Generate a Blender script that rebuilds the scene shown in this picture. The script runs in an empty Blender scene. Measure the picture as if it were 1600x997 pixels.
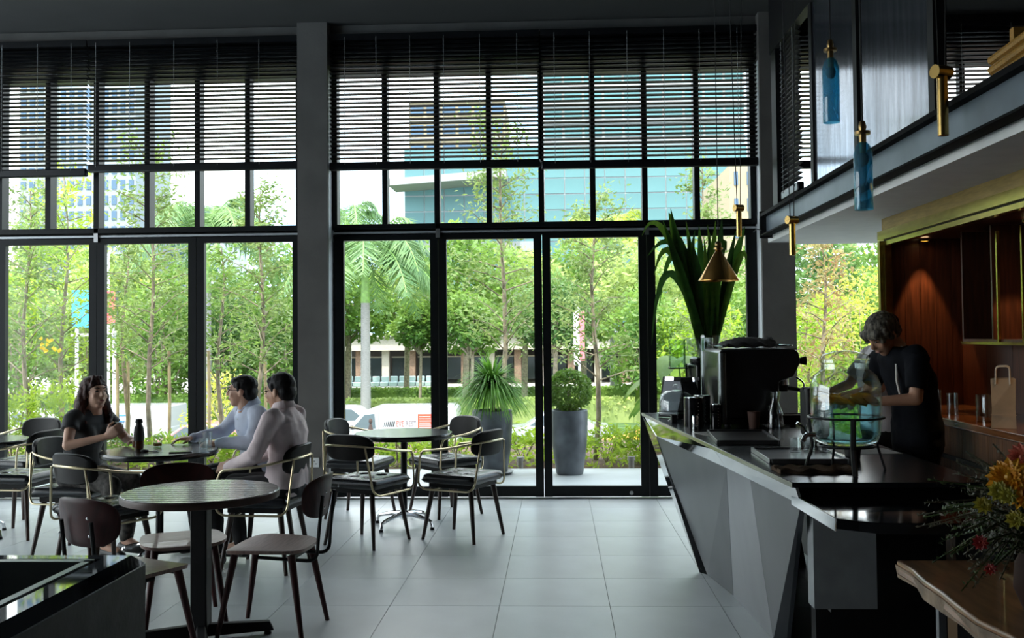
import bpy, bmesh, math, random
import numpy as np
from mathutils import Vector, Matrix, Euler

# ---------------------------------------------------------------- camera
scene = bpy.context.scene
COL = scene.collection
FPX, CAMH = 1555.0, 1.53
YAW, PITCH, ROLL = math.radians(2.58), 0.03, 0.0095
PCX, PCY = 800.0, 478.0
CROT = Matrix.Rotation(YAW, 3, 'Z') @ Matrix.Rotation(math.pi / 2 + PITCH, 3, 'X') @ Matrix.Rotation(-ROLL, 3, 'Z')
cam_data = bpy.data.cameras.new('camera')
cam = bpy.data.objects.new('camera', cam_data)
COL.objects.link(cam)
cam.matrix_world = Matrix.Translation((0, 0, CAMH)) @ CROT.to_4x4()
cam_data.sensor_fit = 'HORIZONTAL'
cam_data.sensor_width = 36.0
cam_data.lens = 36.0 * FPX / 1600.0
cam_data.shift_y = (PCY - 498.5) / 1600.0
cam_data.clip_start = 0.05
cam_data.clip_end = 1500
scene.camera = cam

# ---------------------------------------------------------------- sky, sun, exposure
world = bpy.data.worlds.new('sky')
scene.world = world
world.use_nodes = True
wn = world.node_tree.nodes; wl = world.node_tree.links
wn.clear()
w_out = wn.new('ShaderNodeOutputWorld'); w_bg = wn.new('ShaderNodeBackground')
w_tc = wn.new('ShaderNodeTexCoord'); w_noise = wn.new('ShaderNodeTexNoise'); w_ramp = wn.new('ShaderNodeValToRGB')
w_noise.inputs['Scale'].default_value = 2.2; w_noise.inputs['Detail'].default_value = 5
w_ramp.color_ramp.elements[0].position = 0.36; w_ramp.color_ramp.elements[0].color = (0.40, 0.66, 0.90, 1)
w_ramp.color_ramp.elements[1].position = 0.52; w_ramp.color_ramp.elements[1].color = (0.93, 0.96, 1.0, 1)
wl.new(w_tc.outputs['Generated'], w_noise.inputs['Vector']); wl.new(w_noise.outputs['Fac'], w_ramp.inputs['Fac'])
wl.new(w_ramp.outputs['Color'], w_bg.inputs['Color']); wl.new(w_bg.outputs['Background'], w_out.inputs['Surface'])
w_bg.inputs['Strength'].default_value = 2.7

sun_data = bpy.data.lights.new('sun', 'SUN'); sun_data.energy = 4.0; sun_data.angle = math.radians(3)
sun_data.color = (1.0, 0.95, 0.86)
sun = bpy.data.objects.new('sun', sun_data); COL.objects.link(sun)
sun.rotation_euler = Euler((math.radians(27), math.radians(-10), 0))   # high, from behind the building
sun.location = (0, -20, 60)

scene.view_settings.view_transform = 'Standard'
scene.view_settings.look = 'None'
scene.view_settings.gamma = 1.0
scene.view_settings.use_curve_mapping = False
scene.view_settings.exposure = 0.98
scene.cycles.use_denoising = True
scene.cycles.max_bounces = 10
scene.cycles.diffuse_bounces = 5
scene.cycles.glossy_bounces = 4
scene.cycles.transparent_max_bounces = 24
scene.cycles.transmission_bounces = 8
scene.cycles.caustics_reflective = False
scene.cycles.caustics_refractive = False
scene.cycles.sample_clamp_indirect = 6

# ---------------------------------------------------------------- placing helpers (photo pixel + distance -> point in the place)
def _ray(px, py):
    return CROT @ Vector(((px - PCX) / FPX, -(py - PCY) / FPX, -1.0))
def at(px, py, Y):
    d = _ray(px, py); return Vector((0, 0, CAMH)) + d * (Y / d.y)
def atz(px, py, Z):
    d = _ray(px, py); return Vector((0, 0, CAMH)) + d * ((Z - CAMH) / d.z)

# ---------------------------------------------------------------- materials
MATS = {}
def mat(name, col, rough=0.5, metal=0.0, var=0.0, vscale=8.0, bump=0.0, bscale=60.0, col2=None, stretch=None,
        spec=0.5, coat=0.0, trans=0.0, emit=None, estr=0.0, sheen=0.0, vdet=4.0, lo=0.35, hi=0.65):
    if name in MATS: return MATS[name]
    m = bpy.data.materials.new(name); m.use_nodes = True
    nt = m.node_tree; b = nt.nodes['Principled BSDF']
    b.inputs['Base Color'].default_value = (*col, 1); b.inputs['Roughness'].default_value = rough
    b.inputs['Metallic'].default_value = metal; b.inputs['Specular IOR Level'].default_value = spec
    b.inputs['Coat Weight'].default_value = coat
    if sheen: b.inputs['Sheen Weight'].default_value = sheen
    if emit: b.inputs['Emission Color'].default_value = (*emit, 1); b.inputs['Emission Strength'].default_value = estr
    tc = nt.nodes.new('ShaderNodeTexCoord'); mp = nt.nodes.new('ShaderNodeMapping')
    nt.links.new(tc.outputs['Object'], mp.inputs['Vector'])
    if stretch: mp.inputs['Scale'].default_value = stretch
    if col2 is None: col2 = tuple(min(1, c * (1 + var)) for c in col); c1 = tuple(c * (1 - var) for c in col)
    else: c1 = col
    if var or col2 != col:
        n = nt.nodes.new('ShaderNodeTexNoise'); n.inputs['Scale'].default_value = vscale; n.inputs['Detail'].default_value = vdet
        r = nt.nodes.new('ShaderNodeValToRGB')
        r.color_ramp.elements[0].position = lo; r.color_ramp.elements[1].position = hi
        r.color_ramp.elements[0].color = (*c1, 1); r.color_ramp.elements[1].color = (*col2, 1)
        nt.links.new(mp.outputs['Vector'], n.inputs['Vector']); nt.links.new(n.outputs['Fac'], r.inputs['Fac'])
        nt.links.new(r.outputs['Color'], b.inputs['Base Color'])
    if bump:
        n2 = nt.nodes.new('ShaderNodeTexNoise'); n2.inputs['Scale'].default_value = bscale; n2.inputs['Detail'].default_value = 3
        bp = nt.nodes.new('ShaderNodeBump'); bp.inputs['Strength'].default_value = bump; bp.inputs['Distance'].default_value = 0.01
        nt.links.new(mp.outputs['Vector'], n2.inputs['Vector']); nt.links.new(n2.outputs['Fac'], bp.inputs['Height'])
        nt.links.new(bp.outputs['Normal'], b.inputs['Normal'])
    MATS[name] = m
    return m

def leaf_mat(name, c1, c2, vscale=1.5, transl=0.45, rough=0.45):
    if name in MATS: return MATS[name]
    m = bpy.data.materials.new(name); m.use_nodes = True
    nt = m.node_tree; nt.nodes.clear(); N = nt.nodes.new; L = nt.links.new
    out = N('ShaderNodeOutputMaterial'); pr = N('ShaderNodeBsdfPrincipled'); tr = N('ShaderNodeBsdfTranslucent'); mx = N('ShaderNodeMixShader')
    tc = N('ShaderNodeTexCoord'); n = N('ShaderNodeTexNoise'); r = N('ShaderNodeValToRGB'); hs = N('ShaderNodeHueSaturation')
    n.inputs['Scale'].default_value = vscale; n.inputs['Detail'].default_value = 6; n.inputs['Roughness'].default_value = 0.75
    r.color_ramp.elements[0].position = 0.38; r.color_ramp.elements[1].position = 0.62
    r.color_ramp.elements[0].color = (*c1, 1); r.color_ramp.elements[1].color = (*c2, 1)
    L(tc.outputs['Object'], n.inputs['Vector']); L(n.outputs['Fac'], r.inputs['Fac'])
    L(r.outputs['Color'], pr.inputs['Base Color']); pr.inputs['Roughness'].default_value = rough
    hs.inputs['Value'].default_value = 1.25; hs.inputs['Hue'].default_value = 0.485
    L(r.outputs['Color'], hs.inputs['Color']); L(hs.outputs['Color'], tr.inputs['Color'])
    mx.inputs['Fac'].default_value = transl
    L(pr.outputs[0], mx.inputs[1]); L(tr.outputs[0], mx.inputs[2]); L(mx.outputs[0], out.inputs['Surface'])
    MATS[name] = m
    return m

def pane_mat(name, tint=(0.97, 0.99, 0.98), refl=0.04, rough=0.0, body=0.0):
    if name in MATS: return MATS[name]
    m = bpy.data.materials.new(name); m.use_nodes = True
    nt = m.node_tree; nt.nodes.clear(); N = nt.nodes.new; L = nt.links.new
    out = N('ShaderNodeOutputMaterial'); t = N('ShaderNodeBsdfTransparent'); g = N('ShaderNodeBsdfGlossy'); mx = N('ShaderNodeMixShader')
    lw = N('ShaderNodeLayerWeight'); lw.inputs['Blend'].default_value = 0.5
    pw = N('ShaderNodeMath'); pw.operation = 'POWER'; pw.inputs[1].default_value = 5.0
    ad = N('ShaderNodeMath'); ad.operation = 'MULTIPLY_ADD'; ad.inputs[1].default_value = .75; ad.inputs[2].default_value = refl
    t.inputs['Color'].default_value = (*tint, 1); g.inputs['Roughness'].default_value = rough
    L(lw.outputs['Facing'], pw.inputs[0]); L(pw.outputs[0], ad.inputs[0]); L(ad.outputs[0], mx.inputs['Fac'])
    if body:
        df = N('ShaderNodeBsdfDiffuse'); df.inputs['Color'].default_value = (*tint, 1); m2 = N('ShaderNodeMixShader'); m2.inputs['Fac'].default_value = body
        L(t.outputs[0], m2.inputs[1]); L(df.outputs[0], m2.inputs[2]); t = m2
    L(t.outputs[0], mx.inputs[1]); L(g.outputs[0], mx.inputs[2]); L(mx.outputs[0], out.inputs['Surface'])
    MATS[name] = m
    return m

# ---------------------------------------------------------------- mesh helpers
def frame_from(d):
    d = Vector(d).normalized()
    u = Vector((0, 0, 1)) if abs(d.z) < 0.95 else Vector((1, 0, 0))
    a = u.cross(d).normalized(); b = d.cross(a).normalized()
    return a, b, d

class MB:
    def __init__(s): s.v = []; s.f = []
    def add(s, vs, fs):
        o = len(s.v); s.v += [tuple(v) for v in vs]; s.f += [tuple(i + o for i in q) for q in fs]; return s
    def box(s, c, size, rz=0.0, rx=0.0, ry=0.0):
        x, y, z = (t / 2 for t in size)
        vs = [Vector(p) for p in ((-x,-y,-z),(x,-y,-z),(x,y,-z),(-x,y,-z),(-x,-y,z),(x,-y,z),(x,y,z),(-x,y,z))]
        R = Euler((rx, ry, rz)).to_matrix(); c = Vector(c)
        return s.add([R @ v + c for v in vs], [(3,2,1,0),(4,5,6,7),(0,1,5,4),(1,2,6,5),(2,3,7,6),(3,0,4,7)])
    def b2(s, lo, hi):
        return s.box([(a + b) / 2 for a, b in zip(lo, hi)], [b - a for a, b in zip(lo, hi)])
    def prism(s, poly, z0, z1):
        n = len(poly)
        vs = [(x, y, z0) for x, y in poly] + [(x, y, z1) for x, y in poly]
        fs = [tuple(range(n - 1, -1, -1)), tuple(range(n, 2 * n))] + [(i, (i + 1) % n, n + (i + 1) % n, n + i) for i in range(n)]
        return s.add(vs, fs)
    def hull8(s, bot, top):
        n = len(bot)
        fs = [tuple(range(n - 1, -1, -1)), tuple(range(n, 2 * n))] + [(i, (i + 1) % n, n + (i + 1) % n, n + i) for i in range(n)]
        return s.add(list(bot) + list(top), fs)
    def cone(s, p0, r0, p1, r1, n=12, caps=True):
        p0 = Vector(p0); p1 = Vector(p1); a, b, d = frame_from(p1 - p0)
        vs = []
        for p, r in ((p0, r0), (p1, r1)):
            vs += [p + (a * math.cos(2 * math.pi * k / n) + b * math.sin(2 * math.pi * k / n)) * r for k in range(n)]
        fs = [(k, (k + 1) % n, n + (k + 1) % n, n + k) for k in range(n)]
        if caps: fs += [tuple(range(n - 1, -1, -1)), tuple(range(n, 2 * n))]
        return s.add(vs, fs)
    def tube(s, pts, r, n=8, closed=False):
        P = [Vector(p) for p in pts]; m = len(P); vs = []
        rr = r if isinstance(r, (list, tuple)) else [r] * m
        a = None
        for i, p in enumerate(P):
            if closed: d = P[(i + 1) % m] - P[i - 1]
            else: d = P[min(i + 1, m - 1)] - P[max(i - 1, 0)]
            if d.length < 1e-9: d = Vector((0, 0, 1))
            d.normalize()
            if a is None: a = frame_from(d)[0]
            else:
                a = a - d * a.dot(d)
                a = a.normalized() if a.length > 1e-6 else frame_from(d)[0]
            b = d.cross(a)
            vs += [p + (a * math.cos(2 * math.pi * k / n) + b * math.sin(2 * math.pi * k / n)) * rr[i] for k in range(n)]
        fs = []
        for i in range(m if closed else m - 1):
            j = (i + 1) % m
            fs += [(i * n + k, i * n + (k + 1) % n, j * n + (k + 1) % n, j * n + k) for k in range(n)]
        if not closed: fs += [tuple(range(n - 1, -1, -1)), tuple((m - 1) * n + k for k in range(n))]
        return s.add(vs, fs)
    def lathe(s, prof, c=(0, 0, 0), n=24, cap=True):
        cx, cy, cz = c; vs = []; fs = []
        for r, z in prof: vs += [(cx + r * math.cos(2 * math.pi * k / n), cy + r * math.sin(2 * math.pi * k / n), cz + z) for k in range(n)]
        for i in range(len(prof) - 1):
            fs += [(i * n + k, i * n + (k + 1) % n, (i + 1) * n + (k + 1) % n, (i + 1) * n + k) for k in range(n)]
        if cap:
            fs += [tuple(range(n - 1, -1, -1)), tuple((len(prof) - 1) * n + k for k in range(n))]
        return s.add(vs, fs)
    def ell(s, c, r, rot=None, n=16, m=10):
        vs = []; fs = []; R = Euler(rot).to_matrix() if rot else Matrix.Identity(3); c = Vector(c)
        vs.append(c + R @ Vector((0, 0, -r[2])))
        for i in range(1, m):
            t = -math.pi / 2 + math.pi * i / m
            for k in range(n):
                u = 2 * math.pi * k / n
                vs.append(c + R @ Vector((r[0] * math.cos(t) * math.cos(u), r[1] * math.cos(t) * math.sin(u), r[2] * math.sin(t))))
        vs.append(c + R @ Vector((0, 0, r[2])))
        for k in range(n): fs.append((0, 1 + (k + 1) % n, 1 + k))
        for i in range(m - 2):
            for k in range(n): fs.append((1 + i * n + k, 1 + i * n + (k + 1) % n, 1 + (i + 1) * n + (k + 1) % n, 1 + (i + 1) * n + k))
        top = len(vs) - 1
        for k in range(n): fs.append((1 + (m - 2) * n + k, 1 + (m - 2) * n + (k + 1) % n, top))
        return s.add(vs, fs)
    def cap(s, p0, r0, p1, r1, n=12):
        p0 = Vector(p0); p1 = Vector(p1)
        s.cone(p0, r0, p1, r1, n)
        s.ell(p0, (r0,) * 3, n=n, m=8); s.ell(p1, (r1,) * 3, n=n, m=8)
        return s
    def loft(s, rings):
        # rings: list of (center, rx vector, ry vector)
        n = 20; vs = []; fs = []
        for c, rx, ry in rings:
            c = Vector(c); rx = Vector(rx); ry = Vector(ry)
            for k in range(n):
                u = 2 * math.pi * k / n; cu, su = math.cos(u), math.sin(u)
                e = 0.85
                vs.append(c + rx * math.copysign(abs(cu) ** e, cu) + ry * math.copysign(abs(su) ** e, su))
        m = len(rings)
        for i in range(m - 1): fs += [(i * n + k, i * n + (k + 1) % n, (i + 1) * n + (k + 1) % n, (i + 1) * n + k) for k in range(n)]
        fs += [tuple(range(n - 1, -1, -1)), tuple((m - 1) * n + k for k in range(n))]
        return s.add(vs, fs)
    def mesh(s, name='mesh', smooth=False, fix=True):
        me = bpy.data.meshes.new(name); me.from_pydata(s.v, [], s.f); me.update()
        if fix:
            bm = bmesh.new(); bm.from_mesh(me); bmesh.ops.recalc_face_normals(bm, faces=bm.faces); bm.to_mesh(me); bm.free()
        if smooth:
            me.polygons.foreach_set('use_smooth', [True] * len(me.polygons))
            try: me.set_sharp_from_angle(angle=math.radians(40))
            except Exception: pass
        return me

def obj(name, mb, material, parent=None, smooth=False, bevel=0.0, loc=None, rz=0.0, segs=2):
    me = mb.mesh(name, smooth or bevel > 0) if isinstance(mb, MB) else mb
    o = bpy.data.objects.new(name, me); COL.objects.link(o)
    if material is not None and not me.materials: me.materials.append(material)
    if parent is not None: o.parent = parent
    if loc is not None: o.location = loc
    if rz: o.rotation_euler[2] = rz
    if bevel:
        md = o.modifiers.new('bevel', 'BEVEL'); md.width = bevel; md.segments = segs; md.limit_method = 'ANGLE'; md.angle_limit = math.radians(35)
    return o

def tag(o, label, cat, group=None, kind=None):
    if label: o['label'] = label
    if cat: o['category'] = cat
    if group: o['group'] = group
    if kind: o['kind'] = kind
    return o
def thing(name, label, cat, loc=(0, 0, 0), rz=0.0, group=None, kind=None):
    o = bpy.data.objects.new(name, None); o.empty_display_size = 0.1; COL.objects.link(o)
    o.location = loc; o.rotation_euler[2] = rz
    return tag(o, label, cat, group, kind)
def struct(name, mb, material, parent=None, label=None, bevel=0.0, smooth=False):
    o = obj(name, mb, material, parent, smooth=smooth, bevel=bevel)
    if parent is None: o['kind'] = 'structure'
    if label: o['label'] = label
    return o
def dup(root, loc, rz, label, group=None):
    r = root.copy(); COL.objects.link(r); r.location = loc; r.rotation_euler = (0, 0, rz); r['label'] = label
    if group: r['group'] = group
    for ch in list(root.children):
        c = ch.copy(); COL.objects.link(c); c.parent = r
        for g in list(ch.children):
            d = g.copy(); COL.objects.link(d); d.parent = c
    return r
def share(o, loc, parent=None, rz=None, scale=None):
    c = o.copy(); COL.objects.link(c); c.location = loc
    if parent is not None: c.parent = parent
    if rz is not None: c.rotation_euler[2] = rz
    if scale is not None: c.scale = scale
    return c
def fast_mesh(name, V, F):
    V = np.asarray(V, dtype=np.float32); F = np.asarray(F, dtype=np.int32)
    me = bpy.data.meshes.new(name); me.vertices.add(len(V)); me.vertices.foreach_set('co', V.ravel())
    k = F.shape[1]; me.loops.add(F.size); me.loops.foreach_set('vertex_index', F.ravel())
    me.polygons.add(len(F)); me.polygons.foreach_set('loop_start', np.arange(0, F.size, k, dtype=np.int32))
    try: me.polygons.foreach_set('loop_total', np.full(len(F), k, dtype=np.int32))
    except Exception: pass
    me.update(calc_edges=True); me.validate()
    return me
def text_mesh(s, size, extrude=0.002, align='CENTER'):
    c = bpy.data.curves.new('lettering', 'FONT'); c.body = s; c.size = size; c.extrude = extrude; c.align_x = align; c.align_y = 'CENTER'
    o = bpy.data.objects.new('lettering', c); COL.objects.link(o)
    dg = bpy.context.evaluated_depsgraph_get(); me = bpy.data.meshes.new_from_object(o.evaluated_get(dg))
    bpy.data.objects.remove(o); me.name = 'lettering'
    return me
def arc(c, r, a0, a1, n, u, w):
    c = Vector(c); u = Vector(u); w = Vector(w)
    return [c + u * (r * math.cos(a0 + (a1 - a0) * i / n)) + w * (r * math.sin(a0 + (a1 - a0) * i / n)) for i in range(n + 1)]
def fillet(pts, r, n=5):
    P = [Vector(p) for p in pts]; out = [P[0]]
    for i in range(1, len(P) - 1):
        a = (P[i - 1] - P[i]); b = (P[i + 1] - P[i]); rr = min(r, a.length * .49, b.length * .49)
        p0 = P[i] + a.normalized() * rr; p1 = P[i] + b.normalized() * rr
        for k in range(n + 1):
            t = k / n; out.append(p0 * (1 - t) ** 2 + P[i] * (2 * t * (1 - t)) + p1 * t * t)
    return out + [P[-1]]
PI = math.pi
R = math.radians

# shared materials
BLACKMETAL = mat('black_metal', (0.008, 0.008, 0.009), 0.55, 0.0, var=.2, spec=.3)
FRAME = mat('window_frame_black', (0.005, 0.006, 0.0065), 0.42, spec=.25, var=.15)
BRASS = mat('brass', (0.62, 0.42, 0.14), 0.24, 1.0, var=.12, vscale=6)
BRASSTUBE = mat('pale_brass_tube', (0.62, 0.53, 0.34), 0.3, 1.0, var=.08)
CHROME = mat('chrome', (0.75, 0.76, 0.78), 0.12, 1.0, var=.03)
STEEL = mat('polished_steel', (0.72, 0.74, 0.75), 0.07, 1.0, var=.03)
DARKWOOD = mat('dark_walnut', (0.035, 0.016, 0.010), 0.38, var=.4, vscale=6, stretch=(12, 12, 1))
BLACKWOOD = mat('black_stained_wood', (0.006, 0.005, 0.0045), 0.5, var=.3, vscale=6, spec=.25)
LEATHER = mat('black_leather', (0.006, 0.008, 0.011), 0.27, bump=.15, bscale=90, var=.2)
# ================================================================ the room
WALLM = mat('grey_plaster', (0.135, 0.125, 0.115), 0.85, var=.12, vscale=3, bump=.15, bscale=40)
CEILM = mat('ceiling_grey', (0.045, 0.046, 0.045), 0.9, var=.06, vscale=2)
DARKWALL = mat('dark_wall', (0.03, 0.03, 0.032), 0.8, var=.1)
TILE = mat('grey_stone_tile', (0.56, 0.60, 0.615), 0.36, var=.10, vscale=1.3, bump=.06, bscale=160, spec=.5, vdet=8)
GROUT = mat('dark_grout', (0.27, 0.285, 0.29), 0.9)
PANE = pane_mat('window_glass', refl=.010)
YG = 9.44                                     # plane of the glazing

fl = struct('floor', MB().b2((-9, -3, -.2), (5.2, 9.40, -.004)), GROUT, label='pale grey stone tile floor of the cafe')
TX, TY = .624, .645
tile0 = None
for i in range(-11, 6):
    for j in range(-8, 7):
        x0 = .281 + i * TX; y0 = 5.68 + j * TY
        if y0 + TY > 9.60: continue
        if tile0 is None:
            tile0 = obj('tile', MB().b2((.0017, .0017, -.006), (TX - .0017, TY - .0017, .006)), TILE, fl, loc=(x0, y0, -.006))
        else: share(tile0, (x0, y0, -.006))
obj('threshold', MB().b2((-9, 9.385, -.012), (5.2, 9.62, .004)), mat('threshold_metal', (.25, .25, .26), .45, .6), fl)

struct('ceiling', MB().b2((-9, -3, 4.50), (5.2, 9.8, 4.75)), CEILM, label='dark grey painted ceiling')
struct('wall_back', MB().b2((-9, -3.2, 0), (5.2, -3, 4.5)), DARKWALL)
struct('wall_left', MB().b2((-9.2, -3.2, 0), (-9, .5, 4.5)), DARKWALL)
wl_ = thing('window_5', 'tall glazing added on the unseen left side of the room for daylight', None, (-9.1, 7.2, 0), kind='structure')  # unseen glazing added so daylight also reaches the room from the left
for k in range(7): obj('mullion', MB().b2((-.05, -6.64 + 1.45 * k - .06, 0), (.05, -6.64 + 1.45 * k + .06, 4.5)), FRAME, wl_)
for z in (.05, 2.5, 4.42): obj('rail', MB().b2((-.045, -6.7, z - .05), (.045, 2.4, z + .08)), FRAME, wl_)
for k in range(6): obj('pane', MB().b2((-.004, -6.6 + 1.45 * k, .1), (.004, -6.6 + 1.45 * k + 1.38, 4.4)), PANE, wl_)
struct('wall_right', MB().b2((5.0, -3, 0), (5.2, 9.6, 4.5)), DARKWALL)
struct('wall_front', MB().b2((-9, 9.25, 0), (-6.96, 9.6, 4.5)), WALLM)
struct('trim_1', MB().b2((-6.68, 9.32, 4.40), (-2.42, 9.62, 4.50)), WALLM, label='grey bulkhead strip above the left blinds')
struct('trim_2', MB().b2((-2.14, 9.32, 4.40), (1.88, 9.62, 4.50)), WALLM, label='grey bulkhead strip above the right blinds')
for nm, x0, x1, lb in (('pillar', -2.42, -2.135, 'grey plastered pillar between the two window bays'),
                       ('pillar', 1.885, 2.185, 'grey plastered pillar beside the mezzanine beam'),
                       ('pillar', -6.96, -6.68, 'grey plastered pillar left of the left window bay')):
    pl_ = struct(nm, MB().b2((x0, 9.2, 0), (x1, 9.66, 4.5)), WALLM, label=lb)
    for xa, xb in ((x0 - .004, x0), (x1, x1 + .004)): obj('reveal', MB().b2((xa, 9.235, 0), (xb, 9.62, 4.06)), mat('pale_reveal', (.55, .58, .60), .6), pl_)
# power socket on the first pillar
so = thing('wall_socket', 'white double power socket low on the grey pillar', 'socket', (-2.265, 9.2, .37))
obj('face_plate', MB().b2((-.045, -.012, -.045), (.045, -.0005, .045)), mat('white_plastic', (.75, .75, .73), .4), so, bevel=.004)
for sx, sz in ((-.016, -.012), (.016, -.012), (0, .014)):
    obj('socket_hole', MB().b2((sx - .006, -.0145, sz - .003), (sx + .006, -.0125, sz + .003)), BLACKMETAL, so)

def bay(n0, x0, x1, bars, doors, lab):
    # spandrel beam behind the upper blind, transom window and folding doors
    struct('trim_%d' % (n0 + 2), MB().b2((x0, 9.42, 4.06), (x1, 9.60, 4.40)), FRAME, label='black spandrel beam above the %s glazing' % lab)
    w = thing('window_%d' % n0, 'black steel transom window with upright bars in the %s bay' % lab, None, ((x0 + x1) / 2, YG, 2.56), kind='structure')
    cx = (x0 + x1) / 2
    def L(lo, hi): return MB().b2((lo[0] - cx, lo[1] - YG, lo[2] - 2.56), (hi[0] - cx, hi[1] - YG, hi[2] - 2.56))
    obj('bottom_rail', L((x0, 9.38, 2.555), (x1, 9.50, 2.605)), FRAME, w)
    obj('top_rail', L((x0, 9.38, 4.045), (x1, 9.50, 4.10)), FRAME, w)
    obj('sill_strip', L((x0, 9.36, 4.10), (x1, 9.42, 4.112)), mat('pale_metal', (.5, .52, .54), .4, .5), w)
    for b in bars: obj('bar', L((b - .026, 9.375, 2.6), (b + .026, 9.50, 4.05)), FRAME, w)
    for a, b in zip(bars[:-1], bars[1:]): obj('pane', L((a + .02, 9.455, 2.6), (b - .02, 9.463, 4.05)), PANE, w)
    struct('trim_%d' % (n0 + 4), MB().b2((x0, 9.40, 2.515), (x1, 9.46, 2.535)), mat('pale_metal', (.5, .52, .54), .4, .5), label='thin pale metal track above the %s doors' % lab)
    obj('track_backing', L((x0, 9.46, 2.49), (x1, 9.50, 2.556)), FRAME, w)

barsL = [-6.62] + [-6.36, -5.873] + [-5.385, -4.906, -4.429, -3.929, -3.438, -2.949, -2.455]
barsR = [-2.108, -1.625, -1.126, -.63, -.135, .351, .84, 1.328, 1.85]
bay(1, -6.68, -2.42, barsL, None, 'left')
bay(2, -2.135, 1.885, barsR, None, 'right')
doorsL = [(-6.64, -5.42), (-5.415, -4.437), (-4.434, -3.462), (-3.458, -2.425)]
doorsR = [(-2.13, -1.125), (-1.121, -.139), (-.133, .85), (.854, 1.88)]
HANDLE = mat('satin_metal', (.5, .5, .5), .35, 1)
for k, (a, b) in enumerate(doorsL + doorsR):
    d = thing('door_%d' % (k + 1), 'tall black framed glass folding door, number %d from the left' % (k + 1), None, ((a + b) / 2, YG, 0), kind='structure')
    h = (b - a) / 2; sl = .076 if k not in (3, 4, 7) else .076
    l = .10 if k in (4,) else sl; r_ = .10 if k in (3, 7) else sl
    for x0, x1 in ((-h, -h + l), (h - r_, h)):
        obj('stile', MB().b2((x0, -.035, .014), (x1, .025, 2.505)), FRAME, d)
    obj('top_rail', MB().b2((-h + l, -.035, 2.452), (h - r_, .025, 2.505)), FRAME, d)
    obj('bottom_rail', MB().b2((-h + l, -.035, .018), (h - r_, .025, .112)), FRAME, d)
    obj('pane', MB().b2((-h + l - .005, -.004, .11), (h - r_ + .005, .004, 2.455)), PANE, d)
    if k == 6:
        obj('floor_lock', MB().cone((h - .17, -.046, .05), .018, (h - .17, -.034, .05), .018, 16), HANDLE, d, smooth=True)
    if k in (2, 5, 7):
        obj('latch', MB().b2((-h - .02, -.06, 2.47), (-h + .02, -.035, 2.60)), HANDLE, d)

# fixed window past the right pillar, below the mezzanine
w = thing('window_3', 'frameless tall window between right pillar and brass framed niche', None, (2.6, YG, 0), kind='structure')
obj('frame', MB().b2((-.42, -.03, 0), (-.38, .03, 2.35)), FRAME, w)
obj('frame', MB().b2((.96, -.03, 0), (1.0, .03, 2.35)), FRAME, w)
obj('bottom_rail', MB().b2((-.38, -.03, 0), (.96, .03, .1)), FRAME, w)
obj('pane', MB().b2((-.38, -.004, .1), (.96, .004, 2.34)), PANE, w)
struct('wall_side', MB().b2((3.6, 9.2, 0), (5.0, 9.6, 2.35)), DARKWALL)

# ---------------------------------------------------------------- venetian blinds: each slat is a part
SLAT = mat('black_slat', (0.006, 0.0065, 0.008), 0.34, var=.2, spec=.4)
CORD = mat('pale_cord', (.35, .36, .36), .7)
def slat_mesh(w):
    mb = MB(); t = R(-15); prof = []
    for k in range(5):
        u = -0.024 + .012 * k; prof.append((u, .0028 * (1 - (u / .024) ** 2)))
    vs = []
    for x in (-w / 2, w / 2):
        for dz in (0, -.0015):
            for u, z in prof:
                yy = u * math.cos(t) - z * math.sin(t); zz = u * math.sin(t) + (z) * math.cos(t) + dz
                vs.append((x, yy, zz))
    fs = []
    for k in range(4):
        fs.append((k, k + 1, 10 + k + 1, 10 + k)); fs.append((5 + k + 1, 5 + k, 15 + k, 15 + k + 1))
    fs += [(0, 10, 15, 5), (4, 9, 19, 14), (0, 5, 6, 1), (1, 6, 7, 2), (2, 7, 8, 3), (3, 8, 9, 4), (10, 11, 16, 15), (11, 12, 17, 16), (12, 13, 18, 17), (13, 14, 19, 18)]
    return mb.add(vs, fs)
def blind(label, x0, x1, y, ztop, zbot, cords, rz=0.0, pitch=.0405, cordlen=0.0):
    w = x1 - x0
    t = thing('venetian_blind', label, 'blind', ((x0 + x1) / 2, y, zbot), rz, 'black venetian blinds')
    obj('head_rail', MB().b2((-w / 2, -.03, ztop - zbot - .06), (w / 2, .03, ztop - zbot)), SLAT, t)
    obj('bottom_rail', MB().b2((-w / 2, -.028, 0), (w / 2, .028, .078)), SLAT, t, bevel=.012)
    s0 = obj('slat', slat_mesh(w - .004), SLAT, t, loc=(0, 0, .115))
    z = .115 + pitch
    while z < ztop - zbot - .07:
        share(s0, (0, 0, z)); z += pitch
    for c in cords:
        obj('ladder_cord', MB().tube([(c - (x0 + x1) / 2, -.030, .05), (c - (x0 + x1) / 2, -.030, ztop - zbot - .03)], .0022, 5), CORD, t)
    return t
YB = 9.285
blind('black venetian blind at the far left, hanging a little lower than its neighbour', -6.66, -4.475, YB, 4.40, 3.09, [-6.3, -5.6, -5.30, -4.95, -4.62])
blind('black venetian blind ending against the left side of the first pillar', -4.46, -2.425, YB, 4.40, 3.125, [-4.38, -4.05, -3.62, -3.2, -2.80])
blind('black venetian blind just right of the first pillar', -2.13, -.14, YB, 4.40, 3.105, [-1.98, -1.68, -1.36, -1.04, -.70, -.35])
blind('black venetian blind ending at the pillar beside the mezzanine', -.13, 1.88, YB, 4.40, 3.085, [.0, .33, .68, 1.02, 1.35, 1.7])

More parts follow.
